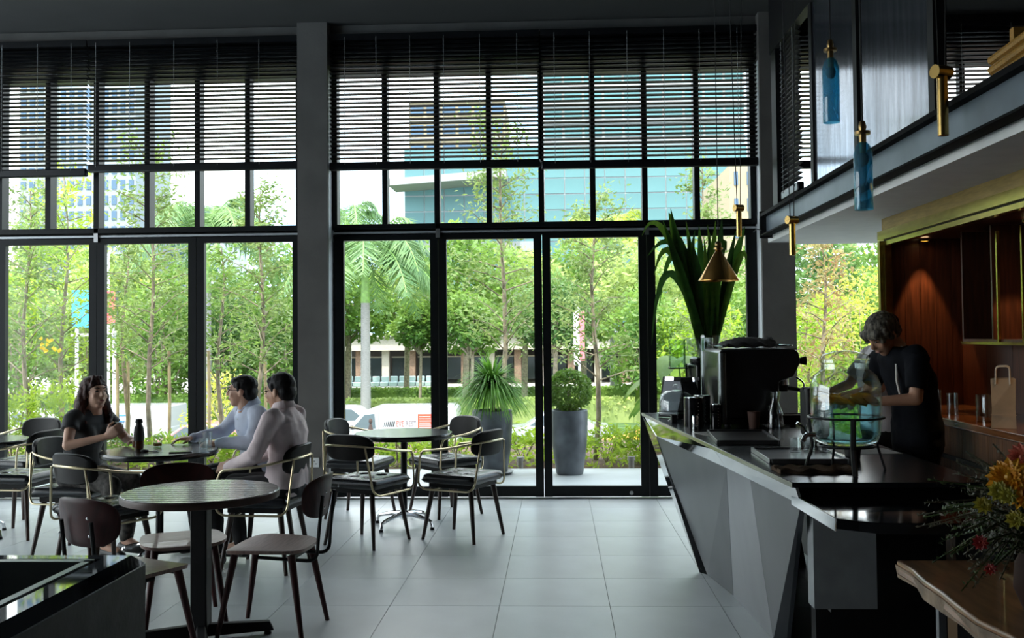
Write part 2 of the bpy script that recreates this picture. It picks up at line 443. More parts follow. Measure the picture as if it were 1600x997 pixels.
# ---------------------------------------------------------------- mezzanine
STEELPANEL = mat('blackened_steel', (0.26, 0.29, 0.34), 0.15, .9, var=.25, vscale=3, stretch=(1, 6, .6), bump=.03, bscale=4)
BEAMM = mat('blue_grey_steel', (0.13, 0.16, 0.195), 0.42, .35, var=.15, vscale=3)
WHITE = mat('white_plaster', (0.82, 0.82, 0.80), 0.8, var=.03)
XM = 1.88
struct('mezzanine_floor', MB().b2((XM + .06, -3, 2.36), (5.0, 9.40, 2.56)), WHITE, label='white mezzanine soffit over the bar')
bm_ = thing('mezzanine_beam', 'long blue grey steel channel along the edge of the mezzanine', 'beam', (XM, 3, 2.40), kind='structure')
obj('web', MB().b2((-.005, -6, .012), (.03, 5.95, .17)), BEAMM, bm_)
FLG = mat('flange_black', (.006, .006, .007), .8, spec=.1)
obj('bottom_flange', MB().b2((-.055, -6, 0), (.03, 5.95, .012)), FLG, bm_)
obj('top_flange', MB().b2((-.055, -6, .17), (.03, 5.95, .198)), FLG, bm_)
obj('end_plate', MB().b2((-.06, 5.95, -.02), (.05, 5.98, .22)), BLACKMETAL, bm_)
obj('cable_stub', MB().tube(fillet([(-.05, 5.95, .05), (-.09, 5.93, .06), (-.13, 5.9, .03)], .02), .004, 6), CORD, bm_)
struct('trim_7', MB().b2((XM + .028, 0, 4.0), (XM + .10, 8.86, 4.5)), BLACKMETAL, label='black bulkhead above the mezzanine panels')
for y0, y1, lb in ((7.46, 6.45, 'blackened steel wall panel on the mezzanine, nearer the windows'), (6.34, 5.17, 'wider blackened steel wall panel on the mezzanine, right of the first')):
    struct('mezzanine_panel', MB().b2((XM + .05, y1, 2.56), (XM + .075, y0, 4.0)), STEELPANEL, label=lb)
for y, lb in ((8.70, 'corner post by the pillar'), (7.49, 'post left of the first steel panel'), (6.40, 'post between the two steel panels'), (5.12, 'post right of the second steel panel')):
    struct('mezzanine_post', MB().b2((XM + .035, y - .04, 2.56), (XM + .10, y + (.04 if y < 8.6 else .14), 4.0)), BLACKMETAL, label='black steel mezzanine ' + lb)
struct('wall_upper', MB().b2((XM + .1, 9.42, 4.05), (5.0, 9.6, 4.5)), DARKWALL)
w = thing('window_4', 'upper mezzanine window with black bars behind blinds', None, (3.5, YG, 2.56), kind='structure')
for x in (-1.29, -.9, -.2, .3, .8, 1.3): obj('bar', MB().b2((x - .026, -.04, 0), (x + .026, .04, 1.5)), FRAME, w)
for a, b in zip((-1.29, -.9, -.2, .3, .8), (-.9, -.2, .3, .8, 1.3)): obj('pane', MB().b2((a + .02, -.004, 0), (b - .02, .004, 1.5)), PANE, w)
blind('black venetian blind at the mezzanine window, seen over the beam', 2.12, 4.95, 9.30, 4.40, 3.05, [2.36, 3.0, 3.75, 4.2, 4.6])
blind('sideways slats standing in for a reflection next to the mezzanine corner post', -.29, .29, 0, 4.40, 2.66, [-.2, .2], rz=-PI / 2)  # added slats standing in for a blind's reflection beside the post
_b = [o for o in COL.objects if o.name.startswith('venetian_blind')][-1]
_b.location = (XM + .07, 8.27, 2.66)
struct('mezzanine_backwall', MB().b2((4.6, 2.0, 2.56), (4.7, 8.2, 4.5)), DARKWALL, label='dark wall at the back of the mezzanine')
# slatted wooden lounge chair on the mezzanine, only its curved back shows
lc = thing('slatted_bench', 'golden wooden slatted seat back showing above the mezzanine beam', 'bench', (2.05, 4.18, 2.56))
YW_ = mat('golden_wood', (.42, .23, .05), .4, var=.25, stretch=(2, 20, 20))
for k in range(6):
    obj('slat', MB().tube([(.02, .62 - .02,    .01 + .048 * k), (.06, .35, .05 + .048 * k), (.07, .0, .08 + .048 * k), (.07, -.5, .09 + .048 * k)], .021, 8), YW_, lc, smooth=True)
for y in (.45, -.4): obj('post', MB().b2((.05, y - .02, 0), (.11, y + .02, .36)), YW_, lc)
# ================================================================ furniture
PLY = mat('plum_plywood', (0.045, 0.012, 0.012), 0.42, var=.35, vscale=5, stretch=(1, 14, 1), spec=.3)
PLYSEAT = mat('walnut_seat', (0.24, 0.15, 0.125), 0.36, var=.22, vscale=5, stretch=(2, 22, 2), coat=.15)
PLYEDGE = mat('plywood_edge', (0.055, 0.030, 0.022), 0.5, var=.2)

def cushion_mesh(w, d, h, buttons):
    n = 28; vs = []; fs = []
    def prof(u): return (1 - abs(u) ** 12)
    for side in (1, -1):
        for i in range(n + 1):
            for j in range(n + 1):
                u = -1 + 2 * i / n; v = -1 + 2 * j / n
                x = u * w / 2; y = v * d / 2
                e = max(0.0, prof(u) * prof(v)) ** .3
                z = h / 2 * e * (1.0 if side > 0 else .75)
                if side > 0:
                    for bx, by in buttons:
                        r2 = ((x - bx) ** 2 + (y - by) ** 2)
                        z -= .020 * math.exp(-r2 / .0009)
                        z -= .005 * math.exp(-((x - bx) ** 2) / .00012) * math.exp(-((y - by) ** 2) / .006)
                        z -= .005 * math.exp(-((y - by) ** 2) / .00012) * math.exp(-((x - bx) ** 2) / .006)
                vs.append((x, y, side * z))
        o = (n + 1) ** 2 if side < 0 else 0
        for i in range(n):
            for j in range(n):
                a = o + i * (n + 1) + j; q = (a, a + n + 1, a + n + 2, a + 1)
                fs.append(q if side > 0 else q[::-1])
    mb = MB().add(vs, fs); me = mb.mesh('cushion', fix=False)
    bm = bmesh.new(); bm.from_mesh(me); bmesh.ops.remove_doubles(bm, verts=bm.verts, dist=.0005); bm.to_mesh(me); bm.free()
    me.polygons.foreach_set('use_smooth', [True] * len(me.polygons))
    return me

def panel_mesh(w, h, th, bend, ex=3.2, tilt=0.0, taper=0.0):
    # upright rounded rectangle bent about the sitter; local: x width, z height, y thickness
    n = 40; rings = 6; vs = []; fs = []
    def pt(u, q, side):
        c, s_ = math.cos(u), math.sin(u)
        x = w / 2 * q * math.copysign(abs(c) ** (2 / ex), c); z = h / 2 * q * math.copysign(abs(s_) ** (2 / ex), s_)  # back wall is a darker grey than the cream fascia
        x *= 1 + taper * z / h
        y = bend * (x / (w / 2)) ** 2 - tilt * z + side * th / 2 * (1.0 if q < .97 else .35)
        return (x, y, z)
    qs = [0.25, .5, .75, .93, 1.0]
    for side in (1, -1):
        base = len(vs)
        vs.append(pt(0, 0, side))
        for q in qs: vs += [pt(2 * PI * k / n, q, side) for k in range(n)]
        for k in range(n): fs.append((base, base + 1 + k, base + 1 + (k + 1) % n))
        for r_ in range(len(qs) - 1):
            for k in range(n): fs.append((base + 1 + r_ * n + k, base + 1 + (r_ + 1) * n + k, base + 1 + (r_ + 1) * n + (k + 1) % n, base + 1 + r_ * n + (k + 1) % n))
    b0 = 1 + (len(qs) - 1) * n; b1 = b0 + 1 + len(qs) * n
    for k in range(n): fs.append((b0 + k, b0 + (k + 1) % n, b1 + (k + 1) % n, b1 + k))
    return MB().add(vs, fs).mesh('panel', smooth=True)

def make_armchair(label, group):
    t = thing('armchair', label, 'chair', group=group)
    cu = cushion_mesh(.47, .46, .085, [(-.08, -.08), (.08, -.08), (-.08, .08), (.08, .08)])
    obj('seat_cushion', cu, LEATHER, t, loc=(0, .0, .455))
    obj('seat_base', MB().b2((-.19, -.19, .39), (.19, .19, .425)), BLACKWOOD, t, bevel=.006)
    for sx in (-1, 1):
        for sy in (-1, 1):
            obj('leg', MB().cone((sx * .165, sy * .165, .40), .021, (sx * .222, sy * .225, 0), .0125, 10), DARKWOOD, t, smooth=True)
        side = fillet([(sx * .175, -.262, .735), (sx * .225, -.235, .42), (sx * .25, -.2, .385), (sx * .258, .19, .385), (sx * .262, .235, .42), (sx * .262, .22, .63)], .05)
        obj('side_frame', MB().tube(side, .0078, 8), BRASSTUBE, t, smooth=True)
        obj('frame_tab', MB().tube([(sx * .252, .1, .386), (sx * .15, .1, .392)], .006, 6), BRASSTUBE, t)
    rail = fillet([(-.262, .22, .62), (-.262, .20, .672), (-.268, -.05, .70), (-.235, -.215, .735), (-.1, -.285, .745), (.1, -.285, .745), (.235, -.215, .735), (.268, -.05, .70), (.262, .20, .672), (.262, .22, .62)], .07)
    obj('arm_rail', MB().tube(rail, .0088, 8), BRASSTUBE, t, smooth=True)
    obj('backrest', panel_mesh(.43, .195, .04, .055, tilt=.14), BLACKWOOD, t, loc=(0, -.262, .73))
    for sx in (-.1, .1): obj('button', MB().ell((sx, -.284 + .012, .745), (.01, .006, .01), n=10, m=6), BRASSTUBE, t, smooth=True)
    return t

AG = 'black leather armchairs with brass arm rails'
def face(dx, dy): return math.atan2(-dx, dy)        # rotation that turns local +Y to (dx,dy)
arm0 = make_armchair('black armchair at the near left of the round table by the pillar', AG)
arm0.location = (-1.43, 7.42, 0); arm0.rotation_euler[2] = face(.19, .395)
dup(arm0, (-.73, 7.62, 0), face(-.37, .18), 'black armchair at the near right of the round table, next to the grey floor pots', AG)
dup(arm0, (-1.70, 8.52, 0), face(.95, -.22), 'black armchair behind the table by the pillar, on the pillar side', AG)
dup(arm0, (-.98, 8.62, 0), face(-.62, -.55), 'black armchair behind the table, backed against the glass doors', AG)
dup(arm0, (-2.91, 6.30, 0), face(.50, .85), 'empty black armchair in front of the person in black', AG)
dup(arm0, (-3.45, 7.06, 0), face(1, -.12), 'black armchair the person in black sits on', AG)
dup(arm0, (-1.96, 6.62, 0), face(-1, .10), 'black armchair the person in the pink shirt sits on', AG)
dup(arm0, (-2.22, 7.40, 0), face(-1, -.28), 'black armchair the person in the blue shirt sits on', AG)
dup(arm0, (-4.25, 7.72, 0), face(-1, .12), 'black armchair cut by the left edge of the picture, nearer one', AG)
dup(arm0, (-4.72, 8.62, 0), face(-.25, -.9), 'black armchair by the glass at the far left table', AG)

def make_side_chair(label, group):
    t = thing('side_chair', label, 'chair', group=group)
    # seat: rounded trapezoid slab with upturned edges
    n = 48; vs = []; fs = []
    def outl(q, k):
        u = 2 * PI * k / n; c, s_ = math.cos(u), math.sin(u)
        x = .215 * q * math.copysign(abs(c) ** .5, c); y = .205 * q * math.copysign(abs(s_) ** .5, s_)
        x *= 1 + .10 * y / .2
        return x, y
    qs = [.35, .7, .92, 1.0]
    for side in (1, -1):
        b = len(vs); vs.append((0, 0, .438 + side * .009))
        for q in qs:
            for k in range(n):
                x, y = outl(q if not (side < 0 and q == 1.0) else .985, k)
                vs.append((x, y, .438 + side * .009 + .010 * (abs(x) / .21) ** 3 - .006 * max(0, y / .2) ** 3))
        for k in range(n): fs.append((b, b + 1 + k, b + 1 + (k + 1) % n))
        for r_ in range(3):
            for k in range(n): fs.append((b + 1 + r_ * n + k, b + 1 + (r_ + 1) * n + k, b + 1 + (r_ + 1) * n + (k + 1) % n, b + 1 + r_ * n + (k + 1) % n))
    b0 = 1 + 3 * n; b1 = b0 + 1 + 4 * n
    for k in range(n): fs.append((b0 + k, b0 + (k + 1) % n, b1 + (k + 1) % n, b1 + k))
    obj('seat', MB().add(vs, fs), PLYSEAT, t, smooth=True)
    for sx in (-1, 1):
        for sy in (-1, 1):
            obj('leg', MB().cone((sx * .15, sy * .15, .425), .021, (sx * .205, sy * .225, 0), .012, 10), PLY, t, smooth=True)
        obj('back_tube', MB().tube(fillet([(sx * .1, .05, .40), (sx * .1, -.27, .385), (sx * .1, -.275, .5), (sx * .1, -.30, .72)], .06), .0095, 8), BLACKMETAL, t, smooth=True)
        for dz in (-.04, .04): obj('rivet', MB().ell((sx * .1, -.315 - .13 * dz, .70 + dz), (.007, .004, .007), n=8, m=6), CHROME, t)
    obj('seat_bracket', MB().b2((-.16, -.17, .405), (.16, -.14, .425)).b2((-.16, .14, .405), (.16, .17, .425)), BLACKMETAL, t)
    obj('backrest', panel_mesh(.40, .225, .016, .06, ex=2.9, tilt=.16, taper=.12), PLY, t, loc=(0, -.285, .71))
    return t
SG = 'plum coloured plywood side chairs around the slatted table'
sc0 = make_side_chair('plywood side chair with walnut seat, right of the slatted table', SG)
sc0.location = (-1.50, 5.20, 0); sc0.rotation_euler[2] = face(-1, .08)
dup(sc0, (-2.05, 5.36, 0), face(.45, -.9), 'plywood side chair behind the slatted table, back towards the people', SG)
dup(sc0, (-2.03, 4.66, 0), face(.44, .90), 'plum plywood chair beside the black box, seen from behind', SG)

# ---- round tables
TOPB = mat('black_table_top', (0.010, 0.012, 0.012), 0.22, var=.25, vscale=4, stretch=(1, 10, 1), coat=.15)
def round_table(label, loc):
    t = thing('round_table', label, 'table', loc, 0, 'black round cafe tables')
    obj('table_top', MB().lathe([(.36, .712), (.388, .716), (.395, .725), (.395, .748), (.391, .755), (.0005, .755)], n=64), TOPB, t, smooth=True)
    obj('column', MB().cone((0, 0, .08), .026, (0, 0, .712), .026, 16), BLACKMETAL, t, smooth=True)
    obj('collar', MB().lathe([(.034, .06), (.034, .13), (.03, .14)], n=20), CHROME, t, smooth=True)
    obj('top_plate', MB().b2((-.15, -.15, .70), (.15, .15, .713)), BLACKMETAL, t)
    for k in range(4):
        a = PI / 4 + .25 + k * PI / 2; c, s_ = math.cos(a), math.sin(a)
        f_ = obj('foot', MB().tube([(c * r_, s_ * r_, z) for r_, z in ((.01, .105), (.12, .098), (.24, .075), (.275, .06), (.285, .018))], [.024, .019, .015, .013, .012], 8), CHROME, t, smooth=True)
        obj('glide', MB().cone((c * .285, s_ * .285, 0), .017, (c * .285, s_ * .285, .02), .015, 12), BLACKMETAL, f_)
    return t
rt = round_table('empty black round table beside the grey pillar, on a chrome star base', (-1.25, 8.04, 0))
dup(rt, (-2.79, 6.88, 0), .4, 'black round table shared by the three seated people', 'black round cafe tables')
dup(rt, (-4.57, 7.62, 0), .2, 'black round table cut off by the left edge of the picture', 'black round cafe tables')

# ---- slatted table in front
SLT = mat('table_planks', (0.22, 0.20, 0.19), 0.22, var=.25, vscale=4, stretch=(1.2, 14, 1), coat=.35)
st = thing('slatted_table', 'round table with a planked top and dark cross base, in front', 'table', (-1.825, 5.03, 0))
rad = .39; npl = 13; pw = 2 * rad / npl
for k in range(npl):
    y0 = -rad + k * pw + .0035; y1 = -rad + (k + 1) * pw - .0035
    m_ = 10; poly = []
    rr = rad - .004
    def hx(y): return math.sqrt(max(1e-5, rr * rr - min(rr, abs(y)) ** 2))
    ys = [y0 + (y1 - y0) * i / m_ for i in range(m_ + 1)]
    poly = [(hx(y), y) for y in ys] + [(-hx(y), y) for y in reversed(ys)]
    obj('plank', MB().prism(poly, .737, .755), SLT, st, bevel=.014, segs=5)
obj('rim', MB().lathe([(rad - .012, .715), (rad, .718), (rad + .002, .735), (rad, .750), (rad - .004, .7515), (rad - .004, .737), (.0005, .737), (.0005, .715)], n=64), mat('rim_wood', (.07, .035, .025), .4, var=.3), st, smooth=True)
obj('column', MB().b2((-.042, -.042, .05), (.042, .042, .715)), BLACKMETAL, st, bevel=.006)
obj('top_plate', MB().b2((-.2, -.2, .703), (.2, .2, .7155)), BLACKMETAL, st)
for k in range(4):
    a = R(20) + k * PI / 2; c, s_ = math.cos(a), math.sin(a)
    q = [(0, -.034), (.36, -.034), (.36, .034), (0, .034)]
    def tr(p, z, sh=1.0): return (p[0] * c - p[1] * sh * s_, p[0] * s_ + p[1] * sh * c, z)
    bt = [tr(p, .022) for p in q] + []; tp = [tr((p[0] - (.02 if p[0] else 0), p[1]), z, .6) for p, z in zip(q, (.082, .066, .066, .082))]
    ft = obj('foot', MB().hull8(bt, tp), BLACKMETAL, st, bevel=.004)
    obj('glide', MB().cone((.33 * c, .33 * s_, 0), .02, (.33 * c, .33 * s_, .024), .016, 12), BLACKMETAL, ft)

# ---- table things
tb = Vector((-2.76, 6.90, .755))
AMBER = mat('amber_bottle', (.10, .035, .006), .12, coat=.4, var=.1)
b = thing('sauce_bottle', 'dark bottle with an amber base standing on the people\'s table', 'bottle', (-2.955, 6.92, .755))
obj('body', MB().lathe([(.001, 0), (.03, .002), (.033, .02), (.033, .062)], n=20, cap=False), AMBER, b, smooth=True)
obj('sleeve', MB().lathe([(.034, .06), (.036, .10), (.032, .15), (.02, .175), (.019, .185), (.001, .187)], n=20), mat('dark_sleeve', (.035, .03, .03), .6), b, smooth=True)
obj('cap', MB().lathe([(.024, .184), (.026, .19), (.022, .212), (.001, .216)], n=16), BLACKMETAL, b, smooth=True)
CLEAR = mat('clear_glass', (1, 1, 1), 0.02)
CLEAR.node_tree.nodes['Principled BSDF'].inputs['Transmission Weight'].default_value = 1.0
CLEAR.node_tree.nodes['Principled BSDF'].inputs['IOR'].default_value = 1.42
THIN = pane_mat('thin_glass', (.93, .96, .96), .10)
def tumbler(label, loc, r=.034, h=.085, liquid=None, group=None):
    g = thing('drinking_glass', label, 'glass', loc, group=group)
    obj('wall', MB().lathe([(r * .86, 0), (r * .9, .004), (r, h), (r * .94, h), (r * .84, .010), (.0005, .010), (.0005, 0)], n=24), THIN, g, smooth=True)
    if liquid: obj('drink', MB().lathe([(.0005, .011), (r * .83, .011), (r * .87, h * .35), (.0005, h * .35)], n=24), liquid, g, smooth=True)
    return g
tumbler('glass with a little amber drink beside the dark bottle', (-2.87, 7.04, .755), liquid=mat('amber_drink', (.45, .20, .03), .1))
tumbler('taller water glass on the people\'s table, nearer the door frame', (-2.50, 7.02, .755), h=.11)
tumbler('short water glass on the people\'s table, nearer the pink shirt', (-2.47, 6.86, .755), h=.08)
obj_keys = thing('key_bunch', 'small black bunch of keys lying on the people\'s table', 'keys', (-2.80, 6.72, .755))
for k in range(3): obj('key', MB().box((.035 * math.cos(k * 1.1), .03 * math.sin(k * 1.1), .006), (.06, .014, .005), rz=k * 1.1), BLACKMETAL, obj_keys)
obj('key_fob', MB().ell((-.03, 0, .011), (.03, .022, .011)), BLACKMETAL, obj_keys, smooth=True)
tag(obj('phone', MB().box((-2.57, 6.70, .760), (.15, .075, .009), rz=.2), mat('phone_black', (.01, .01, .012), .15), bevel=.004), 'black phone lying on the people\'s table', 'phone')

# ---- black box with marble rim, front left
BOXM = mat('matte_black_stone', (0.022, 0.022, 0.022), 0.62, var=.35, vscale=14, bump=.12, bscale=60)
MARBLE = mat('black_marble', (0.008, 0.012, 0.020), 0.03, col2=(0.05, 0.055, 0.06), vscale=5, lo=.55, hi=.72, vdet=8, spec=.7)
GREYLIP = mat('grey_metal_lip', (.22, .25, .25), .35, .6)
bx = thing('service_box', 'black stone service box with polished marble rim, bottom left corner', 'box', (-1.216, 2.895, 0))
W_, D_ = 1.1, 2.2
def rimseg(lo, hi): return MB().b2(lo, hi)
obj('side_wall', MB().b2((-.10, -D_, 0), (0, 0, .868)), BOXM, bx)
obj('side_wall', MB().b2((-W_, -D_, 0), (-W_ + .10, 0, .868)), BOXM, bx)
obj('end_wall', MB().b2((-W_ + .10, -.10, 0), (-.10, 0, .868)), BOXM, bx)
obj('end_wall', MB().b2((-W_ + .10, -D_, 0), (-.10, -D_ + .10, .868)), BOXM, bx)
obj('bottom', MB().b2((-W_ + .1, -D_ + .1, .3), (-.1, -.1, .32)), mat('bin_black', (.003, .003, .003), .9), bx)
def slope_rim(a, b_, c, d_):   # bevelled marble rim along one side; a,b outer ends, c,d inner ends (xy)
    (ax, ay), (bx_, by), (cx, cy), (dx, dy) = a, b_, c, d_
    def mid(p, q, t): return (p[0] + (q[0] - p[0]) * t, p[1] + (q[1] - p[1]) * t)
    o0, o1 = mid(a, c, .33), mid(b_, d_, .33)
    return MB().add([(*a, .868), (*b_, .868), (*d_, .868), (*c, .868), (*a, .872), (*b_, .872), (*d_, .90), (*c, .90), (*o0, .90), (*o1, .90)],
                    [(3, 2, 1, 0), (0, 1, 5, 4), (4, 5, 9, 8), (8, 9, 6, 7), (2, 3, 7, 6), (0, 4, 8, 7, 3), (1, 2, 6, 9, 5)])
obj('marble_rim', slope_rim((0, -D_), (0, 0), (-.10, -D_), (-.10, -.07)), MARBLE, bx)
obj('marble_rim', slope_rim((0, 0), (-W_, 0), (-.10, -.07), (-W_ + .10, -.07)), MARBLE, bx)
obj('marble_rim', slope_rim((-W_, 0), (-W_, -D_), (-W_ + .10, -.07), (-W_ + .10, -D_)), MARBLE, bx)
obj('inner_lip', MB().b2((-.135, -D_ + .1, .80), (-.112, -.095, .902)).b2((-W_ + .112, -.115, .80), (-.112, -.085, .902)), GREYLIP, bx)
# ================================================================ bar counter
STONE = mat('dark_blue_stone', (0.014, 0.017, 0.022), 0.24, var=.2, vscale=10, spec=.5)
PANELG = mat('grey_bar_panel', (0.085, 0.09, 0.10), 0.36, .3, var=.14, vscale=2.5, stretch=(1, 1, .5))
GLOSSB = mat('gloss_black', (0.006, 0.006, 0.007), 0.08, spec=.6)
MIRROR = mat('mirror_steel', (0.42, 0.44, 0.45), 0.05, 1.0, var=.02)
def quad_panel(pts, th, inward):
    P = [Vector(p) for p in pts]; n = (P[1] - P[0]).cross(P[2] - P[0]).normalized()
    if n.dot(Vector(inward)) < 0: n = -n
    return MB().hull8(P, [p + n * th for p in P])
ct = thing('bar_counter', 'faceted grey bar counter with dark stone top and mirror steel edge', 'counter', (0, 0, 0))
INW = (1, .1, 0)
A_ = Vector((.675, 8.08, .9)); B_ = Vector((.984, 4.262, .9)); C_ = Vector((1.80, 4.255, .9)); D_c = Vector((1.80, 8.08, .9))
obj('counter_top', MB().prism([(p.x, p.y) for p in (A_, B_, C_, D_c)], .878, .9), STONE, ct, bevel=.002)
obj('top_edge_strip', quad_panel([A_ + Vector((-.003, 0, -.001)), B_ + Vector((-.003, 0, -.001)), B_ + Vector((-.003, 0, -.022)), A_ + Vector((-.003, 0, -.022))], .003, INW), mat('champagne_edge', (.45, .44, .38), .25, .9), ct)
P1 = atz(1026, 682, .765); P2 = atz(1135, 731, .785); P3 = atz(1172, 749, .795); P4 = atz(1251, 789, .81)
Q1 = atz(1105, 898, .0); Q2 = atz(1146, 931, 0); Q3 = atz(1208, 1000, 0); Q4 = atz(1229, 1003, 0)
A2 = A_ + Vector((.012, -.02, -.024)); B2 = B_ + Vector((.012, .0, -.024))
obj('mirror_band', quad_panel([A2, A2.lerp(B2, .62), P2, P1], .012, INW), MIRROR, ct)
obj('mirror_band', quad_panel([A2.lerp(B2, .622), B2, P4, P2], .012, INW), MIRROR, ct)
obj('end_facet', quad_panel([A2 + Vector((-.01, .02, 0)), P1 + Vector((-.003, 0, 0)), Q1, Q1 + Vector((-.04, .06, 0))], .012, (1, -.5, 0)), MIRROR, ct)
gp = Vector((0, .004, 0))
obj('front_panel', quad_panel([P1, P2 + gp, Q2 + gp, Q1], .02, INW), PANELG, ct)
obj('front_panel', quad_panel([P2 - gp, P3, Q3, Q2 - gp], .02, INW), mat('lit_bar_panel', (0.21, 0.22, 0.235), 0.32, .3, var=.14, vscale=2.5, stretch=(1, 1, .5)), ct)  # middle facet's brightness from left light put into a paler colour
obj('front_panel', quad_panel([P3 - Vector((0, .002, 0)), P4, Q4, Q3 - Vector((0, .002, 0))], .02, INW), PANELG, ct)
obj('end_panel', quad_panel([A2, Vector((1.75, 8.04, .876)), Vector((1.6, 6.6, 0)), Q1 + Vector((-.03, .07, 0))], .02, (0, -1, 0)), PANELG, ct)
obj('inner_wall', MB().b2((1.70, 4.6, 0), (1.74, 8.0, .878)), BLACKMETAL, ct)
obj('pier', MB().b2((1.075, 4.30, .362), (1.338, 4.40, .80)), mat('pier_grey', (.30, .32, .33), .6, var=.1), ct)
obj('plinth', MB().b2((1.16, 4.62, 0), (1.69, 4.70, .82)), BLACKMETAL, ct)
obj('plinth', MB().b2((1.16, 4.36, .33), (1.33, 4.66, .362)), BLACKMETAL, ct)
# lower black shelf in front
LP = [(1.003, 4.36), (1.028, 3.772), (1.153, 3.68), (2.3, 3.62), (2.3, 4.56), (1.5, 4.56)]
sh = thing('serving_shelf', 'glossy black lower shelf on the near end of the bar counter', 'shelf', (0, 0, 0))
obj('shelf_top', MB().prism(LP, .80, .84), GLOSSB, sh, bevel=.002)
obj('mirror_edge', quad_panel([(1.000, 4.36, .838), (1.025, 3.772, .838), (1.025, 3.772, .792), (1.000, 4.36, .792)], .003, INW), MIRROR, sh)
obj('shade_support', MB().b2((1.76, 4.0, .012), (2.28, 4.54, .80)), BLACKMETAL, sh)  # black block filling in the deep shade below the shelf
obj('riser', MB().b2((1.01, 4.275, .84), (1.79, 4.30, .878)), GLOSSB, sh)
tag(obj('bar_floor_sheet', MB().b2((1.22, 3.9, .0005), (2.3, 4.60, .012)), mat('dark_sheet', (.006, .006, .006), .9)), 'thin black sheet on the floor under the near end of the bar', 'mat')  # thin black sheet laid over the tiles

# ---- water jar on a wire stand
jx, jy = 1.312, 4.62
js = thing('jar_stand', 'black wire stand under the glass water jar', 'stand', (jx, jy, .9))
WIRE = mat('black_wire', (.008, .008, .009), .4)
for z, r_ in ((.115, .125), (.245, .166)):
    obj('ring', MB().tube([(r_ * math.cos(2 * PI * k / 32), r_ * math.sin(2 * PI * k / 32), z) for k in range(32)], .0055, 6, True), WIRE, js, smooth=True)
for k in range(6):
    a = PI * k / 6
    obj('cross_wire', MB().tube([(-.125 * math.cos(a), -.125 * math.sin(a), .114), (.125 * math.cos(a), .125 * math.sin(a), .114)], .003, 5), WIRE, js)
for a, wd in ((-95, .013), (10, .006), (95, .006), (158, .008)):
    c, s_ = math.cos(R(a)), math.sin(R(a))
    obj('leg', MB().tube([(.166 * c, .166 * s_, .25), (.150 * c, .150 * s_, .11), (.185 * c, .185 * s_, .0)], wd, 6), WIRE, js)
jar = thing('water_jar', 'big clear glass water jar with lemon slices and a tap', 'jar', (jx, jy, 1.02))
prof = [(.0005, .001), (.105, .002), (.135, .016), (.150, .05), (.157, .12), (.1575, .22), (.154, .275), (.138, .315), (.113, .335), (.103, .344), (.102, .368), (.108, .374), (.107, .388)]
JG = pane_mat('jar_glass', (.90, .95, .94), .11)
obj('glass_wall', MB().lathe(prof + [(r_ - .005, z) for r_, z in reversed(prof[3:])] + [(.126, .024), (.1, .009), (.0005, .008)], n=48), JG, jar, smooth=True)
wat = pane_mat('water', (.62, .82, .88), .10, body=.05)
obj('water', MB().lathe([(.0005, .010), (.099, .011), (.125, .026), (.142, .062), (.1502, .13), (.1506, .195), (.0005, .196)], n=48), wat, jar, smooth=True)
LEM = leaf_mat('lemon', (.75, .50, .05), (.92, .70, .12), 40, .6)
rng = random.Random(4)
for k in range(14):
    a = 2 * PI * k / 14; rr = .112 if k % 3 else .07
    obj('lemon_slice', MB().add(*(lambda c, s_: ([(rr * c + .036 * math.cos(t * PI / 6), rr * s_ + .036 * math.sin(t * PI / 6),   .200 + .022 * math.sin(t * PI / 6 + a) + dz) for dz in (0, .008) for t in range(12)],
        [tuple(range(11, -1, -1)), tuple(range(12, 24))] + [(t, (t + 1) % 12, 12 + (t + 1) % 12, 12 + t) for t in range(12)]))(math.cos(a), math.sin(a))), LEM, jar)
lid = obj('lid', MB().lathe([(.105, .389), (.109, .394), (.10, .410), (.05, .424), (.02, .428), (.0005, .429)], n=36), THIN, jar, smooth=True)
obj('lid_knob', MB().lathe([(.014, .428), (.012, .438), (.024, .449), (.022, .462), (.0005, .468)], n=20), THIN, lid, smooth=True)
tp = obj('tap', MB().tube(fillet([(-.150, -.04, .05), (-.195, -.05, .05), (-.21, -.055, .02)], .015), .011, 10), CHROME, jar, smooth=True)
obj('tap_lever', MB().tube([(-.19, -.05, .06), (-.205, -.055, .085), (-.235, -.06, .105)], .007, 8), CHROME, tp, smooth=True)

# ---- things on the counter
TRAY = mat('dark_tray', (.035, .034, .036), .35, var=.2, vscale=6)
def tray(label, c, size, rz, m_):
    t = thing('serving_tray', label, 'tray', (c[0], c[1], .9), rz); x, y = size[0] / 2, size[1] / 2
    obj('plate', MB().b2((-x, -y, .004), (x, y, .014)), m_, t)
    for lo, hi in (((-x - .012, -y - .012), (-x, y + .012)), ((x, -y - .012), (x + .012, y + .012)), ((-x, -y - .012), (x, -y)), ((-x, y), (x, y + .012))):
        obj('rim', MB().b2((lo[0], lo[1], 0), (hi[0], hi[1], .026)), m_, t, bevel=.003)
    return t
tray('dark tray in front of the coffee machine', (1.095, 6.03), (.33, .62), -.06, TRAY)
tray('shiny metal tray beside the water jar', (1.21, 5.11), (.36, .48), -.02, mat('tray_metal', (.20, .20, .205), .28, .8, var=.2))
tag(obj('paper_sheet', MB().box((.955, 6.35, .9015), (.14, .20, .002), rz=.3), mat('paper', (.42, .41, .38), .8)), 'small sheet of paper behind the dark tray', 'paper')
tag(obj('card', MB().box((1.15, 6.46, .9022), (.13, .11, .003), rz=-.2), mat('beige_card', (.50, .45, .36), .7)), 'beige card lying in front of the coffee machine', 'card')
cl = MB(); n = 18; vs = []; fs = []
